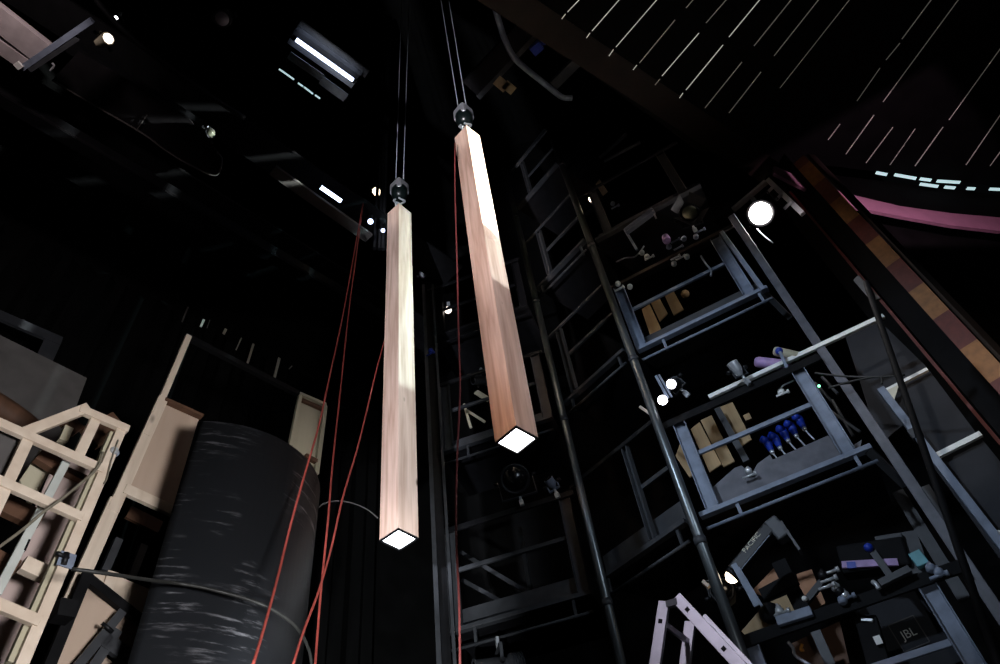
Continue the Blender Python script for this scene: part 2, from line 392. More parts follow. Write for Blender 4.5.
# ------------------------------------------------------------------ the two hanging timber pillars
def hanging_pillar(az0, r0, h0, h1, rot, lab, lab_block, lab_c):
    c = pol(az0, r0, 0); u = azv(rot); w = azv(rot + 90); side = .25
    root = thing('timber_pillar', lab, 'pillar', c + UP * h0)
    m = MB(); o2 = side / 2
    cor = [(-o2, -o2), (o2, -o2), (o2, o2), (-o2, o2)]
    # hollow shaft of four boards
    A = [m.bm.verts.new(c + u * a + w * b + UP * h0) for a, b in cor]
    B = [m.bm.verts.new(c + u * a + w * b + UP * h1) for a, b in cor]
    k = .93
    A2 = [m.bm.verts.new(c + u * a * k + w * b * k + UP * h0) for a, b in cor]
    B2 = [m.bm.verts.new(c + u * a * k + w * b * k + UP * (h0 + .2)) for a, b in cor]
    for i in range(4):
        j = (i + 1) % 4
        m.bm.faces.new((A[i], A[j], B[j], B[i])); m.bm.faces.new((A[j], A[i], A2[i], A2[j])); m.bm.faces.new((A2[j], A2[i], B2[i], B2[j]))
    m.bm.faces.new(B); m.bm.faces.new(B2[::-1])
    mesh('shaft', m, 'pillar', root)
    f = MB()
    for q in (-1, 1):
        f.bar(c + u * (-o2 * .99) + w * (q * o2 * .94) + UP * (h0 - .006), c + u * (o2 * .99) + w * (q * o2 * .94) + UP * (h0 - .006), .015, .02, UP)
        f.bar(c + w * (-o2 * .99) + u * (q * o2 * .94) + UP * (h0 - .006), c + w * (o2 * .99) + u * (q * o2 * .94) + UP * (h0 - .006), .015, .02, UP)
    mesh('lamp_frame', f, 'black', root)
    mesh('lit_panel', MB().box(c + UP * (h0 + .004), u, w, UP, side * .88, side * .88, .012), 'g_panel', root)
    e = MB().tube(c + UP * h1, c + UP * (h1 + .12), .026)
    ring = [c + UP * (h1 + .20) + (u * math.cos(t) + UP * math.sin(t)) * .085 for t in [2 * math.pi * i / 12 for i in range(13)]]
    e.path(ring, .012, 8, 2)
    mesh('lifting_eye', e, 'chrome', root)
    # hook block on two falls of wire
    hb0 = h1 + .46
    blk = thing('hook_block', lab_block, 'pulley block', c + UP * hb0)
    ax = azv(az0 + 90); fw = azv(az0)
    mesh('bowl', MB().lathe(c + UP * hb0, UP, [(.0, .035), (.015, .07), (.05, .105), (.10, .128), (.16, .136), (.22, .13), (.28, .11)], 28), 'cheek', blk)
    mesh('cover_box', MB().box(c + UP * (hb0 + .27), u, w, UP, .235, .235, .32), 'alu', blk, None, .04)
    mesh('top_cap', MB().lathe(c + UP * (hb0 + .44), UP, [(0, .10), (.03, .10), (.05, .08)], 20), 'cheek', blk)
    hk = [c + UP * (hb0 + .06), c + UP * (hb0 - .005)] + [c + UP * (hb0 - .10) + (ax * math.cos(t) + UP * math.sin(t)) * .085 for t in [math.pi * .5, 0, -math.pi * .5, -math.pi, -math.pi * 1.25]]
    mesh('hook', MB().path(hk, .016), 'chrome', blk)
    for i, q in enumerate((-1, 1)):
        a = c + ax * (q * .06) + UP * (hb0 + .43)
        single('wire_rope', MB().tube(a, c + ax * (q * .10 + (.16 if az0 < -5 else 0)) + UP * 20.9, .009, .009, 6), 'wire', lab_c[i], 'wire rope', 'wire ropes of the hanging pillars')
    return root
hanging_pillar(-12.4, 5.66, 3.75, 9.46, 35, 'long square timber pillar hanging lower and on the left, lit diamond end',
    'hook block with steel cover above the left timber pillar', ('left one of the two wire ropes above the left timber pillar', 'right one of the two wire ropes above the left timber pillar'))
hanging_pillar(-.12, 4.43, 3.75, 9.34, 40.6, 'long square timber pillar hanging higher and on the right, brown at its lit lower end',
    'hook block with steel cover above the right timber pillar', ('left one of the two wire ropes above the right timber pillar', 'right one of the two wire ropes above the right timber pillar'))

# ------------------------------------------------------------------ red cords
def cord(pts, r, label, m='red', name='red_rope', cat='cord', group=None):
    return single(name, MB().path(pts, r, 8, 5), m, label, cat, group)
def rline(px, r0, r1):
    n = len(px) - 1
    return [at_r(x, y, r0 + (r1 - r0) * i / n) for i, (x, y) in enumerate(px)]
cord(rline([(363, 203), (353, 260), (342, 320), (330, 375), (319, 425), (306, 470), (292, 520), (277, 580), (264, 628), (252, 668)], 5.6, 3.6), .0085,
     'red cord that swings out in front of the black drum, leftmost of the red cords', group='red cords hanging at the stage side')
cord(rline([(363, 203), (357, 250), (349, 310), (341, 385), (333, 460), (328, 520), (321, 590), (317, 640), (315, 668)], 5.7, 4.5), .0085,
     'straight red cord hanging just right of the black drum', group='red cords hanging at the stage side')
cord(rline([(386, 335), (376, 372), (367, 410), (357, 450), (343, 497), (332, 545), (319, 590), (304, 630), (292, 668)], 5.9, 4.2), .0085,
     'red cord coming out from behind the left pillar and crossing the straight one', group='red cords hanging at the stage side')
cord(rline([(455, 143), (455, 190), (457, 260), (458.5, 330), (460, 390), (457, 460), (456, 530), (459, 600), (460, 668)], 4.3, 4.6), .0085,
     'dull red cord hanging beside the right timber pillar down to the floor', 'redpipe', group='red cords hanging at the stage side')

# ------------------------------------------------------------------ left: scenery in raw timber, black drum, drape
FL = Frame(-52.4, 4.8)          # the tall flat
FR = Frame(-55.0, 4.15)         # raw timber frame unit in front of it
def lumber(mb, fr, p, q, w, d0=0.0, th=.04):
    a, b = fr.px(*p, d0), fr.px(*q, d0)
    return mb.bar(a, b, w, th, fr.n)
unit = thing('timber_frame_unit', 'raw timber scenery frame with a sloped shoulder and reddish plywood back at the left edge', 'scenery frame', FR.px(40, 664) * 1.0)
unit.location.z = 0; ORIG[unit] = V(unit.location)
def member(name, p, q, w, m='pine', d0=0.0, th=.04, parent=None):
    return mesh(name, lumber(MB(), FR, p, q, w, d0, th), m, parent or unit, None, .003)
member('upright', (122, 427), (6, 700), .064, 'pine', 0)
member('upright', (96, 418), (76, 460), .066, 'pine', .003)
member('upright', (27, 441), (-22, 545), .066, 'pine', .003)
member('rail', (-40, 406), (103, 470), .058, 'pine', -.012)
member('rail', (-40, 464), (82, 518), .058, 'pine', -.012)
member('rail', (-40, 589), (39, 622), .062, 'pine', -.012)
member('rail', (79, 409), (128, 430), .058, 'pine', -.012)
member('sloped_brace', (24, 433), (88, 408), .068, 'pine', -.004)
# rear half of the unit: studs, plywood skin, brown gussets
B2 = .55
member('rear_upright', (112, 434), (10, 664), .045, 'ply_pale', .05, .05)
def sheet(name, fr, pts, m, d, th=.015, parent=None):
    P = [fr.px(x, y, d) for x, y in pts]
    return mesh(name, MB().prism(P, fr.n * th), m, parent)
sheet('plywood_back', FR, [(60, 448), (96, 462), (18, 668), (-20, 668), (-20, 640)], 'ply_pink', B2, parent=unit)
sheet('plywood_back', FR, [(-30, 420), (27, 440), (-8, 520), (-40, 520)], 'grey', .10, parent=unit)
sheet('plywood_back', FR, [(20, 480), (40, 450), (58, 455), (30, 508)], 'ply_pale', .40, parent=unit)
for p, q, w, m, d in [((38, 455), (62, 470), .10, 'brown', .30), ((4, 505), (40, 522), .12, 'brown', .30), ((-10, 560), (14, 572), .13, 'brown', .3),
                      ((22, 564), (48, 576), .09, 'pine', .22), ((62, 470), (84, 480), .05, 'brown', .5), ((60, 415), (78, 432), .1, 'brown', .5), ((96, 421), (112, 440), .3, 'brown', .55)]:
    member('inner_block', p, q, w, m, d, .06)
member('rear_upright', (68, 428), (62, 442), .06, 'ply_pale', .45, .05)
al = thing('aluminium_rail', 'pale aluminium rail slanting behind the raw timber frame', 'rail', FR.px(0, 600, .12))
rail_m = lumber(MB(), FR, (66, 462), (-4, 594), .05, .10, .03)
mesh('bar', rail_m, 'pale', al, None, .004)
mesh('slot', lumber(MB(), FR, (29, 540), (24, 551), .012, .094, .02), 'black', al)
cord([FR.px(x, y, -.05 - .012 * i) for i, (x, y) in enumerate([(103, 452), (97, 468), (80, 484), (60, 500), (42, 513), (22, 530), (-5, 550)])], .009,
     'thin grey rope slung slantwise across the raw timber frame', 'rope', 'rope', 'rope')
cord([FR.px(x, y, -.035) for x, y in [(118, 440), (113, 455), (110, 465), (107, 478), (104, 484)]], .005,
     'short loose cord hanging below the shiny bolt on the timber frame upright', 'rope', 'cord', 'cord')
bo = thing('shiny_bolt', 'shiny round bolt head on the top of the timber frame upright', 'bolt', FR.px(113, 452, -.03))
mesh('head', MB().lathe(FR.px(113, 452, .0), -FR.n, [(0, .03), (.02, .03), (.035, .018)]), 'chrome', bo)
mesh('washer', MB().lathe(FR.px(113, 452, .015), -FR.n, [(0, .04), (.008, .04)]), 'steel', bo)
hg = thing('hinge_clamp', 'metal hinge plate with a black pin on the timber frame upright', 'hinge', FR.px(66, 560, -.02))
mesh('plate', lumber(MB(), FR, (69, 553), (64, 567), .09, -.028, .008), 'steel', hg)
mesh('pin', MB().tube(FR.px(57, 553, -.06), FR.px(68, 558, -.03), .012), 'blackm', hg)
mesh('knuckle', MB().tube(FR.px(67, 553, -.045), FR.px(64, 564, -.045), .016), 'blackm', hg)

# tall flat with an open middle
flat = thing('tall_scenery_flat', 'tall scenery flat with bare timber upright and a black top rail, behind the drum', 'scenery flat', V((FL.px(80, 600).x, FL.px(80, 600).y, 0)))
def fmember(name, p, q, w, m='pine', d0=0.0, th=.04):
    return mesh(name, lumber(MB(), FL, p, q, w, d0, th), m, flat, None, .003)
fmember('upright', (188.5, 336), (146, 436), .055, 'pine_v', 0)
fmember('upright', (163, 398), (112, 512), .085, 'pine_v', .003)
fmember('upright', (116, 500), (62, 620), .10, 'pine_v', .006)
sheet('plywood_panel', FL, [(166, 400), (200, 416), (171, 514), (126, 492)], 'ply', .03, parent=flat)
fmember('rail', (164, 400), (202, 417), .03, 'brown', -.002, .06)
fmember('rail', (124, 489), (174, 512), .085, 'pine', -.006)
fmember('top_rail', (187, 337), (300, 395), .06, 'black', .02, .05)
member2 = MB()
for p, q, w in [((299.5, 394), (325.5, 405), .035), ((300, 396), (290, 446), .04), ((325, 406), (316, 474), .045)]: lumber(member2, FL, p, q, w, 0)
mesh('narrow_frame', member2, 'ply_pale', flat, None, .003)
sheet('narrow_panel', FL, [(302, 398), (323, 407), (315, 478), (291, 452)], 'ply_pale', .025, parent=flat)
fmember('narrow_rail', (301, 400), (323, 410), .04, 'brown', .012)
fmember('narrow_rail', (305, 456), (317, 462), .05, 'brown', .0)

# black drum: part of a round wall
dc = V((-2.55, 4.6, 0)); dr = .83
a0 = math.atan2(3.772 - dc.y, -2.394 - dc.x + .0)
angs = [a0 + (R(150)) * i / 40 for i in range(41)]
htop = 3.9 + 1.5
dm = MB()
ring_o = [V((dc.x + dr * math.cos(t), dc.y + dr * math.sin(t), 0)) for t in angs]
ring_i = [V((dc.x + (dr - .03) * math.cos(t), dc.y + (dr - .03) * math.sin(t), 0)) for t in angs]
lo = [dm.bm.verts.new(p) for p in ring_o]; hi = [dm.bm.verts.new(p + UP * htop) for p in ring_o]
li = [dm.bm.verts.new(p) for p in ring_i]; hii = [dm.bm.verts.new(p + UP * htop) for p in ring_i]
for i in range(40):
    for q in ((lo[i], lo[i + 1], hi[i + 1], hi[i]), (li[i + 1], li[i], hii[i], hii[i + 1]), (hi[i], hi[i + 1], hii[i + 1], hii[i]), (lo[i + 1], lo[i], li[i], li[i + 1])):
        f = dm.bm.faces.new(q)
for i in (0, 40): dm.bm.faces.new((lo[i], hi[i], hii[i], li[i]))
drum = mesh('curved_wall', dm, 'drum', None)
tag(drum, 'tall curved wall unit painted scuffed black, standing before the tall flat', 'curved scenery wall')
for p in drum.data.polygons: p.use_smooth = abs(p.normal.z) < .5
cord([at_r(x, y, r0) for x, y, r0 in [(72, 569, 3.9), (110, 574, 3.95), (150, 580, 4.15), (175, 583, 4.3), (200, 587, 4.32), (225, 593, 4.33), (250, 600, 4.38), (275, 611, 4.45), (297, 628, 4.6), (309, 650, 4.85), (312, 672, 5.0)]], .011,
     'dark cable drooping across the front of the curved black wall', 'cablem', 'cable', 'cable')
cord([at_r(x, y, 5.9) for x, y in [(318, 508), (325, 503), (340, 501), (355, 504), (368, 510), (378, 518)]], .007,
     'thin dark cable looping between the curved wall and the left pillar', 'grey', 'cable', 'cable')

# things below the panel, in the opening between frame unit and drum
op = thing('black_framed_panel', 'brown plywood panel with a black sloped frame beside the drum foot', 'panel', V((FL.px(80, 640, -.1).x, FL.px(80, 640, -.1).y, 0)))
sheet('panel', FL, [(88, 584), (140, 622), (128, 668), (45, 668)], 'ply', -.08, parent=op)
mesh('frame_bar', lumber(MB(), FL, (84, 576), (142, 622), .06, -.12, .05), 'black', op)
mesh('frame_bar', lumber(MB(), FL, (87, 574), (48, 668), .065, -.125, .05), 'black', op)
bxl = thing('plywood_wedge', 'pale plywood wedge standing behind the black sloped frame', 'plywood piece', FL.px(110, 600, .05))
sheet('face', FL, [(87, 569), (108, 572), (152, 590), (142, 622), (86, 582)], 'pine', .02, parent=bxl)
mesh('cleat', lumber(MB(), FL, (113, 572), (107, 590), .07, .005, .02), 'pine', bxl)
st = thing('black_folding_stand', 'dark steel folding stand leaning against the brown panel beside the drum', 'stand', FL.px(95, 660, -.3))
for nm, p, q, w in [('leg', (122, 612), (76, 668), .055), ('leg', (104, 650), (92, 668), .06), ('cross_arm', (104, 640), (132, 660), .09), ('brace', (116, 630), (103, 648), .075)]:
    mesh(nm, lumber(MB(), FL, p, q, w, -.20, .04), 'steel_d', st)
mesh('pin', MB().tube(FL.px(102, 623, -.25), FL.px(113, 632, -.25), .012), 'blackm', st)
for i, (p, q) in enumerate([((118, 540), (104, 572)), ((143, 546), (130, 580))]):
    single('dark_post', lumber(MB(), FL, p, q, .06, .5, .06), 'steel_d', ('dark steel post in the gap below the plywood panel, the one nearer the timber frame', 'dark steel post in the gap below the plywood panel, the one nearer the drum')[i], 'post')
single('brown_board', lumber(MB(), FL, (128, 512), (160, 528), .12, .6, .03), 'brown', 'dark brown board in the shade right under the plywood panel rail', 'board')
single('black_bracket', lumber(MB(), FR, (54, 610), (72, 613), .10, .12, .12), 'black', 'small black block wedged between the timber frame and the black frame', 'block')

# big grey flats further left
FG = Frame(-55, 6.0)
gf = thing('grey_flat', 'large plain grey flat with a square top corner behind the raw timber frame', 'scenery flat', V((FG.px(40, 440).x, FG.px(40, 440).y, 0)))
sheet('canvas', FG, [(-30, 320), (87, 378), (58, 456), (-60, 560)], 'grey', 0, .03, parent=gf)
gf2 = thing('grey_open_frame', 'dim grey open frame rising above the plain grey flat at left', 'scenery frame', V((FG.px(20, 360, .5).x, FG.px(20, 360, .5).y, 0)))
mesh('top_rail', lumber(MB(), FG, (-30, 303), (61, 342), .12, .5), 'greyd', gf2)
mesh('upright', lumber(MB(), FG, (54, 338), (38, 372), .16, .503), 'greyd', gf2)
rb = single('red_bundle', MB().path([FG.px(x, y, -.5) for x, y in [(-12, 402), (4, 412), (18, 422), (30, 432)]], .11, 10), 'brown', 'dark reddish brown roll behind the sloped timber brace', 'roll')

# black pleated drape along the side wall
DR = Frame(-50, 7.55)
dp = MB()
qs = []
q = -6.2
while q < 5.35:
    qs.append(q); q += random.uniform(.05, .16)
top0, row_t, row_b = 8.75, [], []
for i, q in enumerate(qs):
    d = (.07 if i % 2 else -.05) + random.uniform(-.03, .03)
    t = top0 + (random.uniform(-.10, .02))
    row_t.append(dp.bm.verts.new(DR.pt(q, t, d))); row_b.append(dp.bm.verts.new(DR.pt(q + random.uniform(-.02, .02), G0 + .02, d * 1.1)))
for i in range(len(qs) - 1): dp.bm.faces.new((row_t[i], row_t[i + 1], row_b[i + 1], row_b[i]))
drp = mesh('stage_drape', dp, 'drape', None)
so = drp.modifiers.new('solid', 'SOLIDIFY'); so.thickness = .008
tag(drp, 'long black pleated drape hanging along the side wall behind the scenery', 'drape')
ties = []
for i, (x, y, x2, y2, w) in enumerate([(204, 319.5, 200.5, 327, 3), (226, 329, 223.5, 334, 3.5), (241.5, 338, 236, 350, 1.5), (253.5, 344, 247.5, 363, 3), (279.5, 358, 274.5, 377, 4), (292, 366, 289, 369, 1.5), (210, 320, 207, 328, 1.2), (188, 307, 182, 322, 2)]):
    a, b = DR.px(x, y, -.09), DR.px(x2, y2, -.09)
    o = mesh('drape_tie', MB().bar(a, b, .011 * w, .012, DR.n), 'cream' if i < 6 else 'grey', None)
    tag(o, ['pale tie tape second from the left along the drape top, above the timber upright', 'pale tie tape third from the left along the drape top', 'thin pale tie tape between two broader ones along the drape top', 'pale tie tape of middle length along the drape top, left of the longest', 'longest pale tie tape along the drape top', 'shortest tie tape, rightmost along the drape top', 'very thin dim tie tape right of the second along the drape top', 'dim grey tie tape, leftmost along the drape top'][i], 'tie', 'tie tapes along the top of the drape')
    ties.append(o)

# ------------------------------------------------------------------ overhead gallery at the left
def zbar(p, q, h, w, t, mb=None):
    return (mb or MB()).bar(at_z(*p, h), at_z(*q, h), w, t, UP)
GA = Frame(-50, 6.0)
gal = thing('lighting_gallery', 'dark overhead gallery running above the drape with a rounded lining panel', 'gallery', GA.pt(0, 9.0))
mesh('lower_beam', MB().bar(GA.pt(-3, 9.0), GA.pt(5.5, 9.0), .16, .22, UP), 'blackm', gal)
mesh('beam_lip', MB().bar(GA.pt(-2.0, 8.93, -.07), GA.pt(4.4, 8.93, -.07), .03, .03, UP), 'purple', gal)
pan = MB().prism([at_z(x, y, 9.3) for x, y in [(52, 80), (78, 52), (120, 76), (188, 118), (216, 150), (222, 158), (215, 175), (186, 166), (140, 132)]], UP * .03)
mesh('lining_panel', pan, 'purple', gal)
mesh('panel_trim', MB().path([at_z(x, y, 9.28) for x, y in [(52, 80), (85, 100), (140, 132), (165, 150), (186, 163), (215, 175.5), (222, 160), (217, 152)]], .012, 6), 'grey', gal)
mesh('panel_seam', zbar((136, 131), (147, 115), 9.28, .012, .012), 'grey', gal)
mesh('upper_beam', zbar((70, 45), (200, 127), 9.5, .14, .16), 'blackm', gal)
mesh('floor_plate', MB().box(GA.pt(1.2, 9.55, .45), GA.u, GA.n, UP, 9, 1.1, .05), 'black', gal)
mesh('rear_plate', MB().box(GA.pt(1.0, 9.75, -.98), GA.u, GA.n, UP, 8, .5, .05), 'black', gal)
mesh('edge_beam', zbar((273, 170), (369, 238), 8.9, .16, .05), 'grey', gal)
cord([at_z(x, y, 9.3) for x, y in [(92, -6), (108, 14), (128, 34), (152, 54), (182, 76), (212, 97), (245, 118)]], .035, 'dark pipe curving along the underside of the overhead gallery', 'blackm', 'conduit', 'pipe')
for i, (p, q, w) in enumerate([((-14, 3), (46, 50), .20), ((-14, 17), (36, 56), .10), ((-14, 36), (27, 64), .16)]):
    single('gallery_joist', zbar(p, q, 8.8, w, .09), 'joist', ['broad rosy lit joist, uppermost of three at the top left corner', 'slim rosy joist between the two broad ones at the top left corner', 'rosy joist nearest the drape of three at the top left corner'][i], 'joist', 'joists at the top left corner')
tb = thing('truss_bar', 'dull double bar crossing the ends of the rosy joists', 'bar', at_z(50, 55, 8.9))
mesh('bar', zbar((22, 68), (92, 20), 8.72, .06, .06), 'steel', tb); mesh('bar', zbar((30, 70), (78, 38), 8.72, .05, .05), 'steel_d', tb)
mesh('end_plate', zbar((16, 67), (21, 64), 8.68, .07, .03), 'white', tb)
mesh('hook', MB().path([at_z(x, y, 8.7) for x, y in [(52, 63), (54, 66), (50, 71)]], .012), 'chrome', tb)

def fluorescent(p0, p1, h, label, r=.026, refl=True):
    a, b = at_z(*p0, h), at_z(*p1, h); d = (b - a).normalized(); s = UP.cross(d).normalized()
    t = thing('fluorescent_light', label, 'light', (a + b) / 2)
    mesh('tube', MB().tube(a, b, r), 'g_tube', t)
    mesh('end_cap', MB().tube(a - d * .05, a, r * 1.2), 'black', t)
    mesh('end_cap', MB().tube(b, b + d * .05, r * 1.2), 'black', t)
    if refl:
        m = MB()
        for q in (-1, 1):
            mesh('reflector', MB().bar(a - d * .06 + s * (q * .10) + UP * .10, b + d * .06 + s * (q * .10) + UP * .10, .075, .008, UP + s * (q * .5)), 'steel_d', t)
        mesh('housing', MB().bar(a - d * .06 + UP * .19, b + d * .06 + UP * .19, .10, .07, UP), 'blackm', t)
    return t
fluorescent((296, 39.5), (353, 80), 9.3, 'long bluish white fluorescent tube high above the left timber pillar')
lf = thing('louvre_plates', 'pair of thin grey plates below the long fluorescent tube', 'louvre', at_z(315, 70, 9.1))
for p, q, w in [((289, 55), (322, 78), .10), ((321, 80), (346, 98), .12)]: mesh('plate', zbar(p, q, 9.1, w, .01), 'steel_d', lf)
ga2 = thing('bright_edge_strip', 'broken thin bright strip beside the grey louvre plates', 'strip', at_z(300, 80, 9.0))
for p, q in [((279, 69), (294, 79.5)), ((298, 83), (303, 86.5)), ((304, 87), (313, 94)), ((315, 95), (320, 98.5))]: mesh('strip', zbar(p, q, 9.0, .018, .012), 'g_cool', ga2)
single('upper_batten', zbar((299, 24), (367, 74), 9.55, .11, .05), 'steel_d', 'dull grey batten above the long fluorescent tube', 'batten')
fluorescent((320.5, 187), (341, 201), 9.1, 'short fluorescent tube beside the pale gallery edge beam', .03, False)
for i, (x, y, r) in enumerate([(370.5, 221.5, .040), (383, 230.5, .030)]):
    c = at_z(x, y, 9.1)
    t = thing('round_lamp', ('small lit lamp under the gallery, the larger of two beside the left pillar top', 'smallest lit lamp under the gallery, touching the left pillar top')[i], 'lamp', c, 'small lit lamps under the gallery')
    mesh('bulb', MB().ball(c, r), 'g_tube', t); mesh('holder', MB().tube(c + UP * r * .7, c + UP * (r + .12), r * .8), 'blackm', t)
dpost = thing('cable_drop', 'black bundle of pipes dropping beside the left timber pillar top', 'pipes', pol(-15.2, 5.9, 8.6))
for q in (-15.9, -15.2, -14.7): mesh('pipe', MB().tube(pol(q, 5.95, 8.9), pol(q, 5.95, 20), .03), 'blackm', dpost)

# ------------------------------------------------------------------ stage lights
def lamp_unit(name, label, pos, aim, L=.42, r=.10, style='profile', lens='lens', drop=V((0, 0, -1)), m='blackm', cat='stage light', group=None, doors=False, clamp=True, yoke_m=None):
    d = aim.normalized(); drop = (drop - d * drop.dot(d) * .0).normalized()
    u = d.cross(drop).normalized()
    t = thing(name, label, cat, pos, group)
    if style == 'profile':
        body = MB().lathe(pos - d * (L * .5), d, [(0, r * .55), (.02, r * .9), (L * .30, r), (L * .34, r * .72), (L * .42, r * .72), (L * .44, r * .85), (L * .97, r * .85), (L, r * .95), (L * 1.02, r * .95), (L * 1.02, r * .8), (L * .99, r * .78)], 20)
        mesh('body', body, m, t)
        fin = MB()
        for k in range(5): fin.lathe(pos - d * (L * .5) + d * (L * (.05 + .05 * k)), d, [(0, r * 1.06), (.006, r * 1.06)], 20)
        mesh('cooling_fins', fin, m, t)
        mesh('lens', MB().lathe(pos + d * (L * .5 - .002), d, [(0, r * .76), (.012, r * .7), (.022, r * .4), (.025, .002)], 20), lens, t)
    elif style == 'fresnel':
        body = MB().lathe(pos - d * (L * .5), d, [(0, r * .6), (.02, r * .95), (L * .9, r * 1.05), (L, r * 1.15), (L * 1.06, r * 1.15), (L * 1.06, r * .95), (L, r * .9)], 8)
        mesh('body', body, m, t)
        mesh('lens', MB().lathe(pos + d * (L * .5), d, [(0, r * .9), (.02, r * .85), (.05, r * .5), (.06, .002)], 24), lens, t)
    else:
        body = MB().lathe(pos - d * (L * .5), d, [(0, r * .35), (.03, r * .6), (L * .35, r * .8), (L * .45, r), (L * .95, r), (L, r * 1.06), (L * 1.03, r * 1.06), (L * 1.03, r * .9), (L, r * .86)], 20)
        mesh('body', body, m, t)
        mesh('lens', MB().lathe(pos + d * (L * .5 - .002), d, [(0, r * .84), (.015, r * .8), (.03, .002)], 20), lens, t)
    if doors:
        e = d.orthogonal().normalized(); g = d.cross(e); f0 = pos + d * (L * .56)
        dm = MB()
        for k in range(4):
            q = R(45 + 90 * k) ; o = u * math.cos(q) + u.cross(d) * math.sin(q); tn = d.cross(o)
            p0 = f0 + o * r * 1.1; p1 = p0 + (d + o * .75).normalized() * r * 1.2
            dm.prism([p0 - tn * r * .8, p0 + tn * r * .8, p1 + tn * r * 1.05, p1 - tn * r * 1.05], d * .006)
        mesh('barn_doors', dm, m, t)
    ym = yoke_m or m; k = r * 1.22; e = drop * (r * 1.55)
    y = MB()
    for q in (-1, 1): y.bar(pos + u * (q * k), pos + u * (q * k) + e, .032, .008, u)
    y.bar(pos - u * (k + .004) + e, pos + u * (k + .004) + e, .032, .008, drop)
    yk = mesh('yoke', y, ym, t)
    for q in (-1, 1): mesh('knob', MB().tube(pos + u * (q * k), pos + u * (q * (k + .05)), .022), 'blackm', yk)
    if clamp:
        mesh('clamp', MB().tube(pos + e, pos + e + drop * .05, .016).bar(pos + e + drop * .05, pos + e + drop * .12, .05, .03, d if abs(d.dot(drop)) < .9 else u), 'chrome', t)
    return t

# ------------------------------------------------------------------ curved steel galleries
class Bay:
    def __init__(s, A, B):
        s.A = V((A[0], A[1], 0)) + EYE; s.B = V((B[0], B[1], 0)) + EYE
        s.u = (s.B - s.A).normalized(); s.len = (s.B - s.A).length
        n = V((s.u.y, -s.u.x, 0)); s.n = n if n.dot(EYE - s.A) > 0 else -n      # towards the eye
    def pt(s, q, h, d=0): return s.A + s.u * q + UP * h + s.n * d
    def px(s, x, y, d=0): return at_p(x, y, s.A + s.n * d, s.n)
    def at_az(s, a):
        v = azv(a); w = V((-v.y, v.x, 0)); o = s.A - EYE
        return -(o.dot(w)) / s.u.dot(w)
BC = Bay((1.568, 5.853), (3.047, 5.215))
BA = Bay((-1.034, 7.176), (.490, 6.833))
BB = Bay((.654, 6.560), (1.416, 5.812))
def bay(B, label, hd, st, hmid, htop, hbump, toe, q0=0.0, q1=None, m='steel', top_m='steel_d', wtop=.085, bumps=(.25, .82), toe_m='steel_d', deck=True, stw=.13):
    q1 = B.len if q1 is None else q1
    t = thing('gallery_bay', label, 'gallery bay', B.pt((q0 + q1) / 2, hd - .1), 'bays of the curved steel gallery')
    if deck:
        mesh('deck', MB().box(B.pt((q0 + q1) / 2, hd + .03, -.55), B.u, B.n, UP, q1 - q0, 1.0, .04), 'blackm', t)
        mesh('edge_beam', MB().bar(B.pt(q0, hd), B.pt(q1, hd), .075, .05, UP).bar(B.pt(q0, hd + .03, -.03), B.pt(q1, hd + .03, -.03), .012, .03, UP), m, t, None, .004)
    if toe:
        mesh('toe_board', MB().bar(B.pt(q0 + .05, (hd + .03 + toe) / 2, -.10), B.pt(q1 - .05, (hd + .03 + toe) / 2, -.10), .012, toe - hd - .03, UP), toe_m, t)
    for q in st:
        mesh('upright', MB().channel(B.pt(q, hd + .03, -.01), B.pt(q, htop + .05, -.01), stw, .06, B.n), m, t)
    if hmid: mesh('mid_rail', MB().bar(B.pt(q0 + .02 if not st else st[0], hmid, -.02), B.pt(q1 if len(st) < 2 else st[-1], hmid, -.02), .03, .05, UP), m, t, None, .004)
    mesh('top_rail', MB().bar(B.pt(q0 - .05, htop + .05, .045), B.pt(q1 + .05, htop + .05, .045), .03, wtop, UP), top_m, t, None, .004)
    if hbump:
        b = MB().tube(B.pt(q0 + .02, hbump, .03), B.pt(q1 - .02, hbump, .03), .016)
        mesh('lower_rail', b, m, t)
        for f in bumps:
            q = q0 + (q1 - q0) * f
            mesh('hanger', MB().bar(B.pt(q, hbump, .0), B.pt(q, hd - .02, .0), .03, .03, B.n), m, t)
    return t
L1, L2, L3, L4, L5 = 1.32, 3.68, 6.0, 8.36, 10.7
cA, cB = BC.at_az(16.3), BC.at_az(28.5)
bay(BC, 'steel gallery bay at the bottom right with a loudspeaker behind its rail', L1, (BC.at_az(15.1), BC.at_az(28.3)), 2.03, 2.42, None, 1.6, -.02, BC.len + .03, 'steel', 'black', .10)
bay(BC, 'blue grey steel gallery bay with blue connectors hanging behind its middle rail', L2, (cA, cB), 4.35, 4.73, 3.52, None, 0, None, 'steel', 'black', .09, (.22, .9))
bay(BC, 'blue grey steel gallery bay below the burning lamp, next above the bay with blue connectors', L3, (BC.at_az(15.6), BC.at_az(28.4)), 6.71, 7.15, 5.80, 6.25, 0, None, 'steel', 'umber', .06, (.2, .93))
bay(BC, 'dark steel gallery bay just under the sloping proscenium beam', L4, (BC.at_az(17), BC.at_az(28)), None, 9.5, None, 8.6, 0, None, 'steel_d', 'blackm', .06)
bay(BA, 'dark steel gallery bay low beside the red cord with a dusty lamp above its rail', L2 - .05, (BA.at_az(-7.6), BA.at_az(3.5)), 4.33, 4.78, 3.42, 3.9, 0, None, 'steel_d', 'blackm', .07, (.18, .87))  # darker steel from here on puts the bays' shade into their colour
bay(BA, 'dark steel gallery bay behind the lower end of the right timber pillar', L3 + .06, (BA.at_az(-7.2), BA.at_az(3.6)), 6.76, 7.2, 5.84, 6.28, 0, None, 'steel_d', 'blackm', .06)
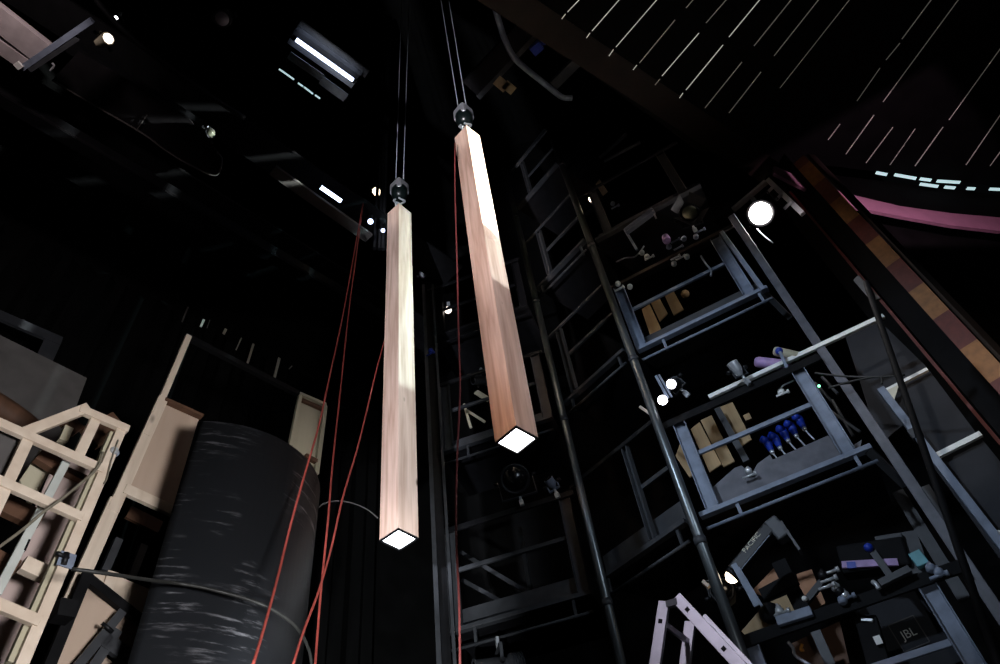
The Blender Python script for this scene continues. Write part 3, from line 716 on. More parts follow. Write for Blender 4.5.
bay(BA, 'nearly black gallery bay behind the middle of the right timber pillar', L4, (BA.at_az(-7.2), BA.at_az(3.6)), 9.0, 9.5, 8.15, None, 0, None, 'blackm', 'blackm', .06)
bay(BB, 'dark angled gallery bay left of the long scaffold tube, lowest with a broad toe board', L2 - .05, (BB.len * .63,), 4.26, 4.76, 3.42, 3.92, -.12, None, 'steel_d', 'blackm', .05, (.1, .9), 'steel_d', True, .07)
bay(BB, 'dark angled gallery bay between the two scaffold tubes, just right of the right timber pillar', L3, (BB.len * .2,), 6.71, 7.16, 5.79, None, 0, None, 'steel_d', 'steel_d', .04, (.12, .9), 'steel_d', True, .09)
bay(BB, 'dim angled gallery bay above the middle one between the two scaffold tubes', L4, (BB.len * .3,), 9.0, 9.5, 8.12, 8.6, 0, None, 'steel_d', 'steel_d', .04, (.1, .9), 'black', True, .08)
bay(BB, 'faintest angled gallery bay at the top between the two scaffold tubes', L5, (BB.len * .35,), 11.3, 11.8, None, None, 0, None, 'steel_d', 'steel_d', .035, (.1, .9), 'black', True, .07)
for i, (p, q) in enumerate([((460, 552), (540, 600)), ((462, 580), (520, 612)), ((520, 528), (530, 590))]):
    single('rear_brace', MB().bar(BA.px(*p, -.9), BA.px(*q, -.9), .05, .03, BA.n), 'steel_d', ['upper slanting brace behind the low dark gallery bay', 'lower slanting brace behind the low dark gallery bay', 'upright strut behind the low dark gallery bay'][i], 'brace')

def tube_post(a, r, h0, h1, rad, label, m='post'):
    t = thing('scaffold_tube', label, 'scaffold tube', pol(a, r, h0), 'upright scaffold tubes of the gallery')
    mesh('tube', MB().tube(pol(a, r, h0), pol(a, r, h1), rad, rad, 20), m, t)
    for h in (3.3, 5.65, 7.95, 10.3):
        if h < h1 - .2: mesh('collar', MB().tube(pol(a, r, h - .035), pol(a, r, h + .035), rad * 1.18, rad * 1.18, 20), 'steel_d', t)
    return t
tube_post(14.25, 5.82, G0, 11.2, .048, 'tall scaffold tube in front of the gallery, passing behind the ladder top')
tube_post(5.2, 6.48, G0, 12.5, .045, 'tall scaffold tube right of the right timber pillar, thinner looking of the two')
col = thing('steel_column', 'dark steel column between the left pillar and the dull red cord', 'column', pol(-8.7, 7.15, G0))
mesh('flange', MB().bar(pol(-9.2, 7.1, G0), pol(-9.2, 7.1, 9.5), .05, .12, azv(-9)), 'steel_d', col)
mesh('web', MB().bar(pol(-8.6, 7.2, G0), pol(-8.6, 7.2, 9.5), .10, .03, azv(-9)), 'blackm', col)
mesh('flange', MB().bar(pol(-7.95, 7.1, G0), pol(-7.95, 7.1, 9.5), .035, .12, azv(-9)), 'steel_d', col)
p3 = thing('box_column', 'grey square steel column right of the bay with blue connectors', 'column', pol(31.3, 6.12, G0))
mesh('shaft', MB().box(pol(31.3, 6.12, 3.0), azv(121.3), azv(31.3), UP, .09, .08, 9), 'steel_m', p3, None, .006)
ret = thing('side_return_rail', 'slim grey steel post at the outer corner of the bay below the burning lamp', 'post', pol(30.4, 5.95, 6.0))
mesh('post', MB().bar(BC.px(722, 233, .05), BC.px(764, 291, .05), .05, .07, BC.n), 'steel', ret, None, .004)
mesh('return_beam', MB().bar(BC.px(762, 290, .0), BC.px(790, 318, -.35), .06, .06, UP), 'steel_d', ret)
ret2 = single('return_beam', MB().bar(BC.px(868, 450, .0), BC.px(905, 485, -.35), .07, .05, UP), 'steel_d', 'dark beam running back from the outer corner of the bay with blue connectors', 'beam')
# plywood boards behind the rails
def board(px, label, m='backply', d=-.85):
    return single('plywood_board', MB().prism([BC.px(x, y, d) for x, y in px], BC.n * .018), m, label, 'board', 'plywood boards behind the gallery rails')
board([(691, 430), (700, 423), (722, 465), (710, 473)], 'narrow ochre board behind the blue connector bay, nearest its left upright')
board([(701, 421), (712, 416), (735, 462), (724, 468)], 'wider ochre board, second behind the blue connector bay from its left upright')
board([(720, 408), (733, 403), (752, 440), (740, 448)], 'ochre board with a torn top, third behind the blue connector bay')
board([(642, 310), (650, 305), (664, 335), (652, 340)], 'small pointed ochre board behind the bay below the burning lamp, leftmost')
board([(651, 303), (660, 299), (668, 314), (660, 322)], 'small ochre board in the middle behind the bay below the burning lamp')
board([(664, 294), (673, 290), (684, 310), (674, 316)], 'upright ochre board behind the bay below the burning lamp, rightmost')
board([(676, 457), (686, 430), (690, 440), (700, 470), (690, 478)], 'dim ochre board left of the first upright of the blue connector bay')
board([(752, 592), (778, 565), (786, 578), (770, 600)], 'speckled orange board behind the lettered stage light', 'osb')
board([(797, 575), (812, 570), (826, 604), (810, 612), (803, 600)], 'speckled orange board right of the dark post near the chrome clamp', 'osb')
board([(742, 632), (765, 605), (800, 590), (815, 612), (790, 625), (750, 640)], 'dim tan board standing just behind the lowest top rail', 'backply')
board([(790, 645), (840, 622), (850, 664), (800, 668)], 'dim brown board below the lowest top rail', 'brown')
board([(596, 185), (600, 180), (608, 192), (603, 196)], 'tiny ochre card beside the small lit lamp high in the gallery', 'ply', -.5)

# ------------------------------------------------------------------ things on the galleries
toward = EYE - V((1.5, 6, 6))
def C(x, y, d=0): return BC.px(x, y, d)
def A(x, y, d=0): return BA.px(x, y, d)
# the burning lamp by the proscenium
lp = at_r(763.5, 213, 6.3)
look = (pol(0, 4.4, 6.5) - lp).normalized()
big = lamp_unit('burning_lamp', 'dazzling white round lamp burning beside the striped post', lp, (EYE - lp).normalized() * .8 + look * .35, .30, .165, 'par', 'g_lamp', UP, 'blackm')
lb = thing('lamp_bracket', 'pale rosy bracket with short arms holding the burning lamp', 'bracket', at_r(765, 185, 6.45))
mesh('rail', MB().bar(at_r(768, 180, 6.5), at_r(803, 214, 6.5), .05, .06, UP), 'alu', lb)
mesh('rail', MB().bar(at_r(733, 210, 6.7), at_r(766, 182, 6.7), .07, .05, UP), 'alu', lb)
for p, q in [((774, 186), (767, 193)), ((782, 194), (776, 200)), ((791, 202), (784, 209))]:
    mesh('arm', MB().bar(at_r(*p, 6.45), at_r(*q, 6.45), .03, .03, UP), 'alu', lb)
cord([at_r(x, y, 6.2) for x, y in [(757, 229), (764, 236), (773, 243)]], .008, 'short bright wire hanging just below the burning lamp', 'wire', 'wire', 'wire')
# upper bay (below the burning lamp)
lamp_unit('barn_door_lamp', 'dusty stage light with spread barn doors on the rail below the burning lamp', C(689, 218, .0), (toward + V((.4, 0, 1))).normalized(), .30, .115, 'fresnel', 'glass_g', V((0, .1, -1)), 'blackm', doors=True)
sr = thing('open_channel', 'blue grey steel channel sticking out at the left of the bay below the burning lamp', 'channel', C(640, 222, .15))
mesh('channel', MB().channel(C(627, 233, .15), C(655, 212, .25), .09, .06, BC.n), 'steel', sr); mesh('lip', MB().bar(C(652, 209, .25), C(656, 218, .25), .03, .02, UP), 'chrome', sr)
mesh('strut', MB().bar(C(625, 230, .1), C(637, 250, .1), .035, .04, BC.n), 'steel', sr)
def clamp_cluster(name, label, pts, m='chrome', cat='clamp'):
    t = thing(name, label, cat, pts[0])
    for i, p in enumerate(pts):
        if i % 2 == 0: mesh('jaw', MB().lathe(p - UP * .04, V((.3, .2, 1)), [(0, .02), (.015, .035), (.05, .035), (.065, .02), (.09, .012)], 12), 'blackm' if m == 'chrome' and len(pts) > 5 and i % 4 == 0 else m, t)
        else: mesh('bolt', MB().tube(p - BC.u * .06, p + BC.u * .06, .012).tube(p + BC.u * .05, p + BC.u * .075, .022), m, t)
    return t
clamp_cluster('pipe_clamps', 'cluster of shiny pipe clamps along the rail under the barn door lamp', [C(668, 246, .1), C(675, 241, .1), C(683, 238, .12), C(678, 248, .08), C(695, 236, .1), C(700, 231, .1)], 'steel')
clamp_cluster('hook_clamp', 'shiny double clamp hanging under the top rail of the bay below the burning lamp', [C(673, 263, .1), C(680, 258, .1), C(686, 256, .1), C(675, 258, .12)])
single('pale_cup', MB().lathe(C(667, 241, .1), V((.1, .1, 1)), [(0, .05), (.05, .055), (.12, .045), (.14, .02)], 16), 'violet', 'mauve rounded cap beside the shiny pipe clamps', 'cap')
clamp_cluster('rail_bolts', 'trio of bright bolt heads where the left upright meets the top rail', [C(617, 283, .1), C(619, 289, .1), C(629, 286, .1)], 'white', 'bolt')
clamp_cluster('cable_clip', 'small shiny clamp and cables on the left of the bay below the burning lamp', [C(646, 256, .08), C(649, 258, .1), C(641, 252, .08)], 'chrome')
cord([C(x, y, .05) for x, y in [(616, 262), (625, 258), (634, 257), (640, 252), (644, 246)]], .01, 'loose pale cable looping left of the small shiny clamp', 'wire', 'cable', 'cable')
cord([C(x, y, .02) for x, y in [(701, 256), (706, 264), (711, 270), (711, 276)]], .012, 'short pale cable hanging beside the right upright below the burning lamp', 'wire', 'cable', 'cable')
single('ochre_lump', MB().ball(C(685, 294, -.8), .06), 'backply', 'small ochre lump behind the rail right of the rightmost ochre board', 'lump')
# small lamps high up
lamp_unit('small_lamp', 'small half lit white lamp high in the gallery between the scaffold tubes', at_r(594, 201, 6.2), toward + V((-.6, 0, .3)), .22, .075, 'par', 'g_warm', UP, 'blackm')
clamp_cluster('high_clamp', 'faint shiny clamp beside the tiny ochre card high in the gallery', [at_r(612, 203, 6.2), at_r(615, 207, 6.2)], 'steel')
# middle bay
lamp_unit('lit_profile_lamp', 'black stage light with a brightly lit front beside the long scaffold tube', C(674, 383, .12), V((-.45, -.75, -.75)), .34, .066, 'profile', 'g_dot', V((.5, .1, -1)), 'steel_d')
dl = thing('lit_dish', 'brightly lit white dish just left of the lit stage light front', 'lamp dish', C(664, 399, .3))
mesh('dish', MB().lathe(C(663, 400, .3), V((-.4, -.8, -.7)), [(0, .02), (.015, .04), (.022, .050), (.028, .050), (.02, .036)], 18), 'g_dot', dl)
mesh('bracket', MB().bar(C(656, 376, .25), C(668, 398, .25), .03, .02, BC.n).bar(C(659, 375, .25), C(672, 397, .25), .02, .02, BC.n), 'steel', dl)
fan = lamp_unit('chrome_lamp', 'short chrome lamp head standing on the pale batten', C(737, 370, .14), V((-.25, -.3, .9)), .17, .058, 'par', 'lens', V((.3, .1, -1)), 'chrome', yoke_m='steel_d')
prl = thing('blue_profile_lamp', 'stage light with blue violet body lying above the pale batten', 'stage light', C(785, 357, -.1))
mesh('body', MB().lathe(C(756, 362, -.1), (C(790, 366, -.1) - C(756, 362, -.1)), [(0, .05), (.03, .06), (.32, .06), (.36, .045)], 16), 'violet', prl)
mesh('tube', MB().lathe(C(775, 351, -.05), (C(800, 357, -.05) - C(775, 351, -.05)), [(0, .045), (.02, .05), (.25, .05), (.27, .03)], 16), 'ply_pale', prl)
mesh('knob', MB().ball(C(779, 351, .0), .04), 'blue', prl)
mesh('yoke', MB().bar(C(780, 352, .06), C(787, 368, .06), .03, .02, BC.n), 'steel', prl)
bt = single('pale_batten', MB().bar(C(709, 397.5, -.03), C(884, 316, -.03), .04, .05, UP), 'white', 'long pale wooden batten along the blue connector bay rail, reaching past the square column', 'batten', None, .004)
con = None
for i, (x, y, lab) in enumerate([(768, 444, 'blue connector on a hanging cable, lowest and leftmost of the row'), (776, 440, 'blue connector on a hanging cable, second of the row from the lowest'),
                                 (784, 433, 'blue connector on a hanging cable, middle of the row'), (792, 428, 'blue connector on a hanging cable, second from the top of the row'),
                                 (800, 421, 'blue connector on a hanging cable, topmost of the row')]):
    p = C(x, y, -.25)
    if con is None:
        con = thing('blue_connector', lab, 'connector', p, 'blue connectors in the gallery')
        mesh('plug', MB().lathe(p + UP * .05, V((0, 0, -1)), [(0, .02), (.01, .038), (.07, .040), (.075, .034), (.13, .028), (.14, .018)], 16), 'blue', con)
        mesh('cap', MB().lathe(p + UP * .03 + BC.n * .02, V((-.75, -.35, .1)), [(0, .035), (.05, .038), (.06, .02)], 14), 'blue', con)
        mesh('gland', MB().lathe(p - UP * .09, V((0, 0, -1)), [(0, .022), (.03, .02)], 12), 'chrome', con)
        mesh('cable', MB().path([p - UP * .11, p - UP * .17 + BC.u * .01, p - UP * .26 + BC.u * .03], .008), 'wire', con)
        kids = list(con.children)
    else:
        c = con.copy(); COL.objects.link(c); c.location = p; c['label'] = lab; ORIG[c] = p
        for k in kids:
            kk = k.copy(); COL.objects.link(kk); kk.parent = c
shl = thing('bent_sheet', 'grey bent metal sheet lying along the deck of the blue connector bay', 'sheet metal', C(800, 460, -.12))
mesh('sheet', MB().prism([C(x, y, -.12) for x, y in [(708, 492), (735, 468), (742, 466), (752, 474), (758, 464), (770, 455), (773, 460), (828, 436), (850, 448), (862, 440), (860, 452), (712, 512)]], BC.n * .008), 'steel_m', shl)
clamp_cluster('deck_hook', 'bright little hook on the bent metal sheet', [C(747, 470, -.05), C(749, 476, -.05)], 'chrome')
clamp_cluster('white_clip', 'bright white clip on a bent rod near the right upright of the blue connector bay', [C(780, 391, -.1), C(782, 394, -.08)], 'white')
single('bent_rod', MB().path([C(781, 388, -.1), C(784, 385, -.1), C(795, 380, -.1)], .010), 'chrome', 'thin bent rod above the bright white clip', 'rod')
grl = single('green_indicator', MB().ball(C(819, 386, -.1), .014), 'g_green', 'tiny green light in the tangle beside the square column', 'indicator')
cord([C(x, y, .1) for x, y in [(815, 373), (840, 376), (862, 377), (880, 377), (905, 375)]], .010, 'upper black cable stretched across the square column', 'cablem', 'cable', 'cable')
cord([C(x, y, .1) for x, y in [(828, 388), (845, 383), (862, 379), (880, 377), (882, 384)]], .010, 'lower black cable slanting across the square column', 'cablem', 'cable', 'cable')
for i, (p, q) in enumerate([((822, 377), (838, 394)), ((815, 383), (832, 402)), ((826, 408), (860, 432)), ((832, 400), (853, 436))]):
    single('rod', MB().tube(C(*p, -.3), C(*q, -.3), .016), 'steel_d', ['uppermost dark rod in the tangle beside the square column', 'dark rod just below the green light', 'long dark rod slanting down toward the square column foot', 'dark rod crossing the long slanting one'][i], 'rod')
pb = single('pale_block', MB().box(C(748, 418, -.6), BC.u, BC.n, UP, .07, .05, .08), 'backply', 'small tan block hanging behind the middle rail of the blue connector bay', 'block')
single('grey_conduit', MB().bar(C(717, 408, -.7), C(747, 462, -.7), .07, .05, BC.n), 'steel_d', 'dark grey duct between the ochre boards of the blue connector bay', 'duct')
for i, (p, q) in enumerate([((640, 407), (650, 414)),]):
    single('wooden_peg', MB().bar(C(*p, .0), C(*q, .0), .03, .03, BC.n), 'pine', 'small wooden peg poking out behind the long scaffold tube', 'peg')
single('wooden_peg', MB().bar(at_r(703, 582, 5.9), at_r(709, 587, 5.9), .05, .03, UP), 'pine', 'small wooden wedge poking out left of the tube above the ladder', 'peg')

# lower bay: lettered profile lamp
b0, b1 = C(734, 574, .12), C(772, 528, .12)
dz = (b1 - b0).normalized(); side = dz.cross(BC.n).normalized(); nn = side.cross(dz)
if nn.dot(BC.n) < 0: nn = -nn
sx = side if side.dot(V((1, 0, 0))) > 0 else -side
pj = thing('lettered_lamp', 'long black stage light with white lettering on its barrel and a glowing mouth', 'stage light', (b0 + b1) / 2)
mesh('barrel', MB().box((b0 + b1) / 2, side, nn, dz, .125, .12, (b1 - b0).length), 'blackm', pj, None, .02)
mesh('mouth_ring', MB().lathe(b0 - dz * .05, dz, [(0.02, .055), (.02, .07), (.07, .07), (.07, .055)], 20), 'blackm', pj)
mesh('lens', MB().lathe(b0 - dz * .02, -dz, [(0, .058), (.03, .052), (.055, .03), (.065, .005)], 20), 'g_warm', pj)
hd0 = b1 + dz * .03
head = C(787, 540, .12)
dh = (head - hd0).normalized()
mesh('lamp_housing', MB().bar(hd0 - dh * .05, hd0 + dh * .16, .12, .12, nn), 'steel_d', pj, None, .015)
mesh('heat_cap', MB().bar(hd0 + dz * .06 + dh * .05, hd0 + dz * .02 + dh * .33, .12, .02, dz), 'steel_d', pj)
mesh('trim_strip', MB().bar(b0 + nn * .064 + sx * .055 - dz * .0, b1 + nn * .064 + sx * .055 - dz * .08, .006, .008, nn), 'steel', pj)
mesh('yoke', MB().bar(b0 + nn * .11 + dz * .05, C(757, 606, .2), .045, .014, nn).bar(b0 + nn * .11 + dz * .05 + side * .05, C(762, 606, .2), .02, .02, nn), 'steel', pj)
def lettering(txt, parent, org, xd, yd, size, m, name='lettering'):
    cu = bpy.data.curves.new('lettering', 'FONT'); cu.body = txt; cu.size = size; cu.extrude = .002; cu.align_x = 'CENTER'; cu.align_y = 'CENTER'
    to = bpy.data.objects.new('tmp', cu); COL.objects.link(to)
    dgp = bpy.context.evaluated_depsgraph_get(); me = bpy.data.meshes.new_from_object(to.evaluated_get(dgp))
    bpy.data.objects.remove(to); zd = xd.cross(yd)
    me.transform(Matrix(((xd.x, yd.x, zd.x, 0), (xd.y, yd.y, zd.y, 0), (xd.z, yd.z, zd.z, 0), (0, 0, 0, 1))))
    me.transform(Matrix.Translation(org - ORIG[parent]))
    me.materials.clear(); me.materials.append(M[m])
    o = bpy.data.objects.new(name, me); COL.objects.link(o); o.parent = parent; ORIG[o] = ORIG[parent]
    return o
sx = side if side.dot(V((1, 0, 0))) > 0 else -side
lettering('PACIFIC', pj, (b0 + b1) / 2 + dz * .04 + nn * .062 - sx * .025, dz, nn.cross(dz), .06, 'cream')
rcl = clamp_cluster('rail_clamp', 'shiny clamp with a round black knob on the lowest rail beside the light blue bar', [C(778, 610, .1), C(781, 613, .1), C(776, 609, .08)], 'chrome')
mesh('knob', MB().ball(C(770, 613, .05), .085), 'black', rcl)
single('light_blue_bar', MB().bar(C(777, 622, .08), C(812, 611, .08), .05, .075, UP), 'steel', 'short light blue steel bar lying on the lowest top rail', 'bar', None, .006)
single('dark_strut', MB().bar(C(779, 562, -.4), C(806, 616, -.4), .13, .06, BC.n), 'black', 'black slanting strut between the speckled boards', 'strut')
single('dark_strut', MB().bar(C(762, 596, -.35), C(796, 578, -.35), .11, .05, BC.n), 'black', 'black crosspiece in front of the speckled boards', 'strut')
lamp_unit('louvred_box', 'dark louvred lamp housing behind the tube beside the lettered stage light', C(724, 594, -.15), V((-.3, -.9, -.1)), .2, .10, 'fresnel', 'lens', UP, 'blackm', clamp=False)
clamp_cluster('chrome_clamp', 'large bright chrome clamp on the lowest rail between the two big stage lights', [C(821, 574, .12), C(828, 580, .12), C(834, 586, .12), C(826, 587, .15), C(838, 590, .12), C(830, 572, .1), C(843, 594, .1)])
single('clamp_arm', MB().bar(C(806, 602, .05), C(822, 582, .05), .05, .04, BC.n), 'blackm', 'black arm leaning from the chrome clamp to a bright bolt', 'arm')
single('bright_bolt', MB().ball(C(804.5, 598.5, .1), .022), 'white', 'bright bolt head at the foot of the black arm', 'bolt')
# stage light lying level with violet window
q0, q1 = C(838, 553, .0), C(905, 543, .0)
dv = (q1 - q0).normalized(); sv = dv.cross(BC.n).normalized()
if sv.z < 0: sv = -sv
lv = thing('level_stage_light', 'long black stage light lying level with a violet strip along its side', 'stage light', (q0 + q1) / 2)
mesh('body', MB().bar(q0 - sv * .09, q1 - sv * .09, .16, .24, sv), 'black', lv, None, .02)
mesh('top_cover', MB().bar(q0 + sv * .035 + dv * .3, q1 + sv * .035, .15, .05, sv), 'steel_d', lv, None, .01)
mesh('end_plate', MB().bar(q1 + dv * .02 + sv * .08, q1 + dv * .02 - sv * .26, .05, .17, dv), 'steel_d', lv)
mesh('violet_strip', MB().bar(C(842, 565, .09), C(898, 562, .09), .02, .055, sv), 'violet', lv)
mesh('blue_patch', MB().bar(C(847, 565.5, .10), C(856, 565, .10), .02, .05, sv), 'blue', lv)
mesh('yoke', MB().bar(C(871, 549, .13), C(890, 576, .13), .05, .02, BC.n), 'steel_d', lv)
mesh('knob', MB().ball(C(868.5, 547.5, .15), .035), 'blue', lv)
mesh('base_bar', MB().bar(C(880, 584, .12), C(910, 569, .12), .05, .05, UP), 'steel_d', lv)
single('aqua_box', MB().bar(C(914, 553, .05), C(924, 566, .05), .09, .06, BC.n), 'aqua', 'small aqua box at the outer end of the lowest top rail', 'box', None, .006)
clamp_cluster('end_clamp', 'glinting clamp at the outer end of the lowest top rail beside the aqua box', [C(937, 571, .1), C(938, 576, .1), C(929, 567, .1)], 'steel')
single('rail_hook', MB().path([C(873, 582, .1), C(876, 584, .12), C(879, 589, .12)], .018), 'chrome', 'bright hook on the lowest rail below the level stage light', 'hook')
clamp_cluster('shiny_clamp', 'small shiny clamp foot below the large chrome clamp', [C(841, 599, .1), C(846, 598, .1)], 'steel')
cord([C(x, y, -.2) for x, y in [(788, 642), (793, 648), (795, 655), (803, 661), (815, 668)]], .014, 'pale knotted cable hanging below the lowest top rail', 'wire', 'cable', 'cable')
single('dark_duct', MB().bar(C(816, 632, -.5), C(832, 668, -.5), .08, .05, BC.n), 'steel_d', 'dark slanting duct below the lowest top rail', 'duct')
single('amber_hook', MB().path([C(802, 644, -.3), C(801, 650, -.3), C(804, 650, -.3)], .012), 'amber', 'tiny amber hook below the lowest top rail', 'hook')
# loudspeaker
spk = thing('loudspeaker', 'black loudspeaker with a framed logo in the lowest gallery bay', 'loudspeaker', C(905, 640, -.2))
ang = C(895, 605, -.15), C(922, 591, -.15)
ex = (C(925, 625, -.15) - C(898, 640, -.15)).normalized()
ex.z *= .4; ex.normalize()
ctr = C(908, 634, -.32)
fz = (EYE - ctr).normalized(); fz = (fz - ex * fz.dot(ex)).normalized(); ez = fz.cross(ex)
if ez.z < 0: ez = -ez
mesh('cabinet', MB().box(ctr - fz * .17, ex, ez, fz, .50, .62, .34), 'black', spk, None, .012)
mesh('grille', MB().box(ctr + fz * .006, ex, ez, fz, .46, .58, .012), 'greyd', spk, None, .004)
sq = MB()
lc = ctr + fz * .016; lc2 = C(910, 633, -.15)
lc = lc + ex * (lc2 - lc).dot(ex) + ez * (lc2 - lc).dot(ez)
for a, b in [((-1, -1), (1, -1)), ((1, -1), (1, 1)), ((1, 1), (-1, 1)), ((-1, 1), (-1, -1))]:
    sq.bar(lc + ex * a[0] * .10 + ez * a[1] * .10, lc + ex * b[0] * .10 + ez * b[1] * .10, .008, .006, fz)
badge = mesh('badge_frame', sq, 'grey', spk)
lettering('JBL', badge, lc, ex, ez, .085, 'white')
sw = thing('black_drop_box', 'black drop box with bright corner beside the loudspeaker', 'box', C(875, 645, -.1))
mesh('body', MB().bar(C(866, 618, -.1), C(880, 668, -.1), .16, .1, BC.n), 'black', sw, None, .01)
mesh('bright_corner', MB().bar(C(861, 619.5, -.04), C(873, 620.5, -.04), .02, .02, UP), 'chrome', sw)
mesh('label_plate', MB().bar(C(876, 636, -.02), C(880, 644, -.02), .05, .01, BC.n), 'white', sw)
# left bay lamps
lamp_unit('dusty_lamp', 'large round dark stage light on the rail under the lit end of the right pillar', A(515, 479, .15), (EYE - A(515, 479, .15)).normalized(), .36, .17, 'par', 'lens', V((.1, 0, -1)), 'blackm', yoke_m='steel_d')
lamp_unit('small_round_lamp', 'small glinting lamp head on the rail beside the large round dark stage light', A(552, 484, .1), V((-.4, -.6, .5)), .14, .055, 'par', 'lens', V((.2, 0, -1)), 'steel')
lamp_unit('low_lamp', 'dark stage light peeping in at the bottom edge under the low dark bay', A(500, 668, .1), V((-1, -.3, -.1)), .5, .12, 'profile', 'lens', UP, 'steel_d')
lamp_unit('profile_lamp', 'dark stage light behind the lower part of the right pillar beside a pale bracket', A(482, 380, -.3), V((-.8, -.5, -.3)), .3, .08, 'profile', 'lens', UP, 'steel_d')
yb = thing('bent_bracket', 'pale yellowish forked bracket behind the dull red cord', 'bracket', A(470, 425, -.4))
mesh('arm', MB().bar(A(464, 404, -.4), A(471, 428, -.4), .035, .02, BA.n), 'ply_pale', yb); mesh('arm', MB().bar(A(466, 410, -.4), A(485, 422, -.4), .035, .02, BA.n), 'ply_pale', yb)
mesh('slat', MB().bar(A(476, 392, -.5), A(489, 400, -.5), .08, .02, BA.n), 'ply_pale', yb)
clamp_cluster('column_clip', 'bluish clip on the dark steel column', [at_r(430, 350, 7.0), at_r(430, 354, 7.0)], 'blue')
# lamps hung left of the column
lamp_unit('hung_lamp', 'grey hung lamp with a pale cap right of the left pillar top', at_r(427, 264, 7.6), V((-.3, -.8, -.4)), .28, .09, 'profile', 'white', UP, 'steel')
lamp_unit('hung_lamp', 'lower of the two hung lamps right of the left pillar top', at_r(424, 276, 7.6), V((.1, -.8, -.6)), .22, .07, 'par', 'chrome', UP, 'steel_d')
lamp_unit('warm_flood', 'small warm lit flood between the two timber pillars', at_r(449, 311, 7.3), V((-.1, -.9, -.7)), .16, .07, 'par', 'g_flood', UP, 'blackm')
wl = lamp_unit('gallery_flood', 'pale flood with bright lens at the gallery end above the red cords', at_r(374, 194, 6.3), V((.5, -.6, -.6)), .24, .08, 'fresnel', 'g_warm', UP, 'ply_pale', yoke_m='ply_pale')
lamp_unit('amber_flood', 'lit pale flood beneath the pipe at the top left', at_z(103, 41, 8.8), V((.9, -.3, -.5)), .2, .065, 'fresnel', 'g_flood', UP, 'ply_pale')
lamp_unit('pin_lamp', 'tiny lit lamp just above the pipe at the top left', at_z(117, 18, 9.6), V((.2, -.3, -1)), .10, .026, 'par', 'g_dot', UP, 'blackm')
lamp_unit('unlit_round_lamp', 'unlit pale round lamp high at the top left', at_z(224, 18, 10.5), V((.0, -.2, -1)), .2, .11, 'par', 'alu', UP, 'steel_d')
lamp_unit('twin_flood', 'small tan flood hanging under the rounded lining panel end', at_z(205, 135, 9.0), V((.9, -.3, -.4)), .2, .07, 'fresnel', 'glass_g', UP, 'steel_d')

# ------------------------------------------------------------------ far truss platform high between the pillars and the ceiling
pf = thing('high_platform', 'dim steel platform high behind the right pillar head with blue bits on it', 'platform', at_z(520, 60, 11.0))
mesh('beam', zbar((470, 88), (535, 18), 11.0, .30, .1), 'purple', pf); mesh('beam', zbar((478, 97), (540, 30), 11.0, .08, .1), 'steel_d', pf)
mesh('beam', zbar((553, 85), (580, 58), 11.0, .16, .1), 'steel_d', pf)
mesh('blue_bits', MB().bar(at_z(532, 52, 10.8), at_z(541, 44, 10.8), .14, .1, UP).bar(at_z(537, 43, 10.9), at_z(545, 42, 10.9), .06, .1, UP), 'blue', pf)
mesh('pale_card', zbar((498, 88), (505, 80), 10.95, .22, .01), 'backply', pf); mesh('pale_card', zbar((506, 91), (512, 84), 10.95, .20, .01), 'backply', pf)
cord([at_z(x, y, 10.5) for x, y in [(494, 4), (499, 22), (505, 40), (513, 56), (525, 68), (540, 80), (550, 88), (562, 97), (572, 98)]], .045, 'bent grey pipe crossing under the high dim platform', 'steel', 'bent_pipe', 'pipe')
# dim diagonal struts above the gallery
for i, (p, q) in enumerate([((545, 130), (512, 172)), ((600, 158), (626, 134)), ((604, 161), (640, 142)), ((547, 205), (575, 175))]):
    single('dim_strut', MB().bar(at_r(*p, 6.9), at_r(*q, 6.9), .05, .05, UP), 'steel_d', ['dim strut slanting left from the top of the long scaffold tube', 'dim ochre strut high above the small lit lamp', 'thin dim strut just below the ochre one', 'dim strut crossing behind the long scaffold tube'][i], 'strut')

# ------------------------------------------------------------------ masking boards and pipes at the right
RB = Bay((EYE.x + 2.8, 6.1), (EYE.x + 4.55, 5.25))
mk = thing('masking_board', 'charcoal masking board with white top edges right of the square column', 'board', V((RB.px(930, 500).x, RB.px(930, 500).y, 0)))
def rprism(pts, d, th=.02): return MB().prism([RB.px(x, y, d) for x, y in pts], RB.n * th)
mesh('upper_panel', rprism([(846, 338), (880, 322), (927, 368), (884, 391), (905, 425), (880, 445)], -.12), 'greyd', mk)
mesh('middle_panel', rprism([(886, 392), (930, 372), (978, 436), (930, 460)], -.1), 'greyd', mk)
l0, l1 = RB.px(930, 462, -.1), RB.px(982, 440, -.1)
mesh('lower_panel', MB().prism([l0, l1, V((l1.x, l1.y, .0)), V((l0.x, l0.y, .0))], RB.n * .02), 'greyd', mk)
mesh('white_edge', MB().bar(RB.px(884, 392), RB.px(927.5, 369.5), .035, .035, UP), 'white', mk)
mesh('white_edge', MB().bar(RB.px(929, 460), RB.px(981, 434), .04, .05, UP), 'white', mk)
single('paper_triangle', rprism([(884, 392), (899, 384.5), (893, 405)], .06, .004), 'cream', 'pale triangle of paper stuck at the corner of the charcoal masking board', 'paper')
bp = thing('blue_steel_post', 'blue grey steel post along the left edge of the charcoal masking board', 'post', V((RB.px(960, 480, .04).x, RB.px(960, 480, .04).y, 0)))
mesh('post', MB().bar(RB.px(881, 389, .05), RB.px(1010, 556, .05), .07, .06, RB.n), 'steel', bp)
mesh('joint', MB().bar(RB.px(912, 430, .06), RB.px(918, 438, .06), .085, .07, RB.n), 'steel_d', bp)
single('white_card', rprism([(986, 529), (1010, 532), (1010, 560), (994, 540)], .03, .005), 'white', 'white card at the right edge below the charcoal masking board', 'card')
pa, pb_ = at_r(866, 282, 5.75), at_r(990, 640, 5.45)
